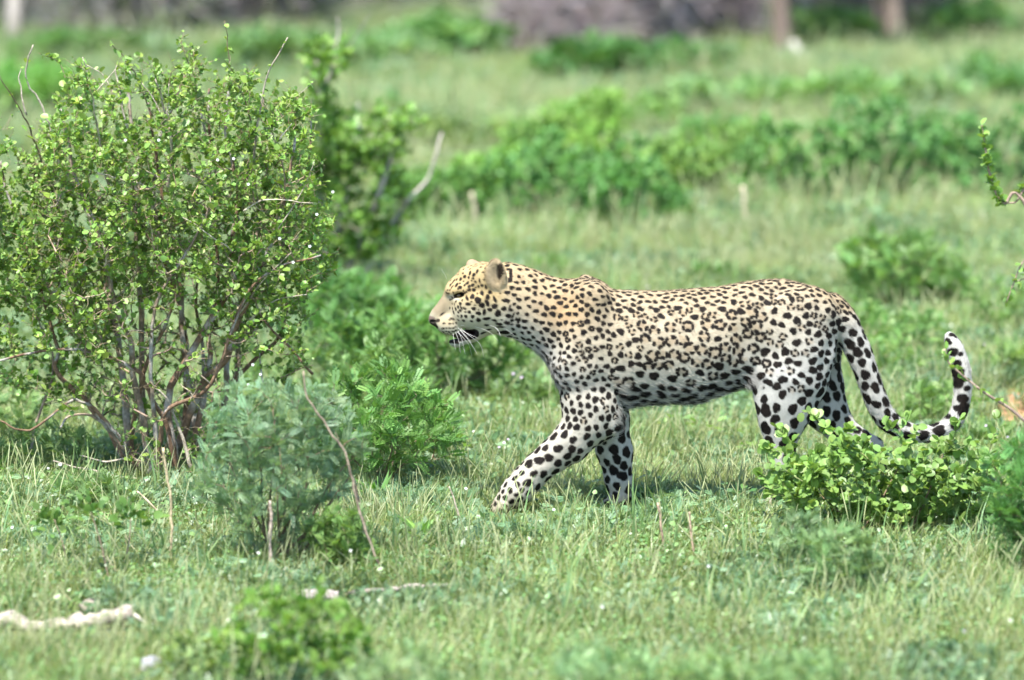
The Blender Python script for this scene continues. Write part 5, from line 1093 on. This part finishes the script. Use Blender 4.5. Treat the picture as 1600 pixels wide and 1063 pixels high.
def tree(label, px, row, rpx, hm, col, leanx=0., name='tree'):
    b = G(px, row); sc = FPX / (b[1] + CAMD); r0 = rpx / sc; o = empty(name, b, label, 'tree', 'trees along the far edge of the grass')
    t = b + np.array((leanx, rg.uniform(-.2, .2), hm)); c = spline(np.array([b - (0, 0, .05), b * .65 + t * .35 + rg.normal(0, .05, 3), b * .3 + t * .7 + rg.normal(0, .06, 3), t]), 20)
    V, F = tube(c, np.linspace(r0 * 1.25, r0 * .6, 20), 10, rng=rg, rough=.12); mesh_obj('trunk', V, F, M_BARK, o, np.tile(np.array(col), (len(V), 1)) * (1 + (vnoise(V, 6, 3)[:, None] - .5) * .5)); st = [c[12:]]
    for k in range(5):
        e = t + np.array((rg.uniform(-1, 1), rg.uniform(-.8, .8), rg.uniform(.1, .9))); q = twig_curve(c[rg.integers(11, 19)], e, 12, rg, .12, .1); V, F = tube(q, np.linspace(r0 * .45, r0 * .12, 12), 6); mesh_obj('limb', V, F, M_BARK, o, np.tile(col, (len(V), 1))); st.append(q[4:])
    tg = crown_pts(120, rg, t + np.array((0, 0, .5)), (1.3, 1.1, .7), .4, -.8); tw = grow(np.concatenate(st), tg, rg); mb = MB(); tubes(tw, np.linspace(.014, .005, 6)[None].repeat(len(tw), 0), mb, 3, np.array(col)); q = mb.build('twigs', M_BARK, o); q['kind'] = 'stuff'
    p_, d_, n_ = leaves_on(tw, 16, rg, .2, .06); mb = MB(); place(*leaf_q(.4), p_, d_, n_, .08, lcols(len(p_), (.075, .15, .04), rg), mb); q = mb.build('crown', M_LEAFSOFT, o, smooth=False); q['kind'] = 'stuff'
    return o
for a in (('pale trunk of the left tree of the first pair', 1183, 78, 13, 2.6, (.40, .30, .25), -.1), ('dark trunk of the right tree of the first pair', 1225, 90, 13, 2.6, (.20, .15, .12), .15), ('pale trunk of the left tree of the second pair', 1338, 66, 11, 2.5, (.45, .37, .31), .1), ('brown trunk of the right tree of the second pair', 1400, 76, 13, 2.6, (.25, .19, .15), -.15),
          ('pale slanting trunk at the tree line between the two pairs', 1268, 58, 8, 2.4, (.48, .42, .36), -.35), ('slim pale trunk right of the second pair', 1455, 62, 8, 2.4, (.46, .40, .34), .3), ('slim dark trunk just right of the grey trunk beside the brush', 1150, 74, 9, 2.5, (.24, .2, .18), .1), ('grey leaning trunk at the top left corner', 22, 66, 11, 2.8, (.36, .32, .28), .25), ('dark trunk far behind the middle of the thorny bush', 302, 64, 13, 2.6, (.13, .10, .085), -.05), ('slim grey trunk between the grey brush and the first pair', 1120, 60, 7, 2.4, (.28, .23, .21), -.2), ('brown trunk far behind, left of the twisted shrub top', 460, 44, 9, 2.4, (.26, .2, .17), .1)): tree(*a)
stick('broken_stump', 'white broken stump leaning at the foot of the first pair of trunks', 'stump', [(1236, 66), (1248, 84), (1262, 103)], 16, 20, (.62, .56, .5), n=10)
stick('fallen_branch', 'grey fallen trunk lying along the top edge above the twisted shrub', 'branch', [(530, 26), (570, 18), (620, 8), (680, 0)], 16, 12, (.42, .38, .35), n=16)
stick('dry_stalk', 'tall pale dry grass stalk in front of the middle of the belt', 'stalk', [(1160, 290), (1164, 330), (1170, 372)], 5, 7, (.50, .43, .30), n=10, group='pale dry stalks before the belt')
stick('dry_stalk', 'pale dry stalk in front of the left end of the belt', 'stalk', [(738, 300), (742, 330), (740, 360)], 5, 6, (.48, .40, .29), n=10, group='pale dry stalks before the belt')
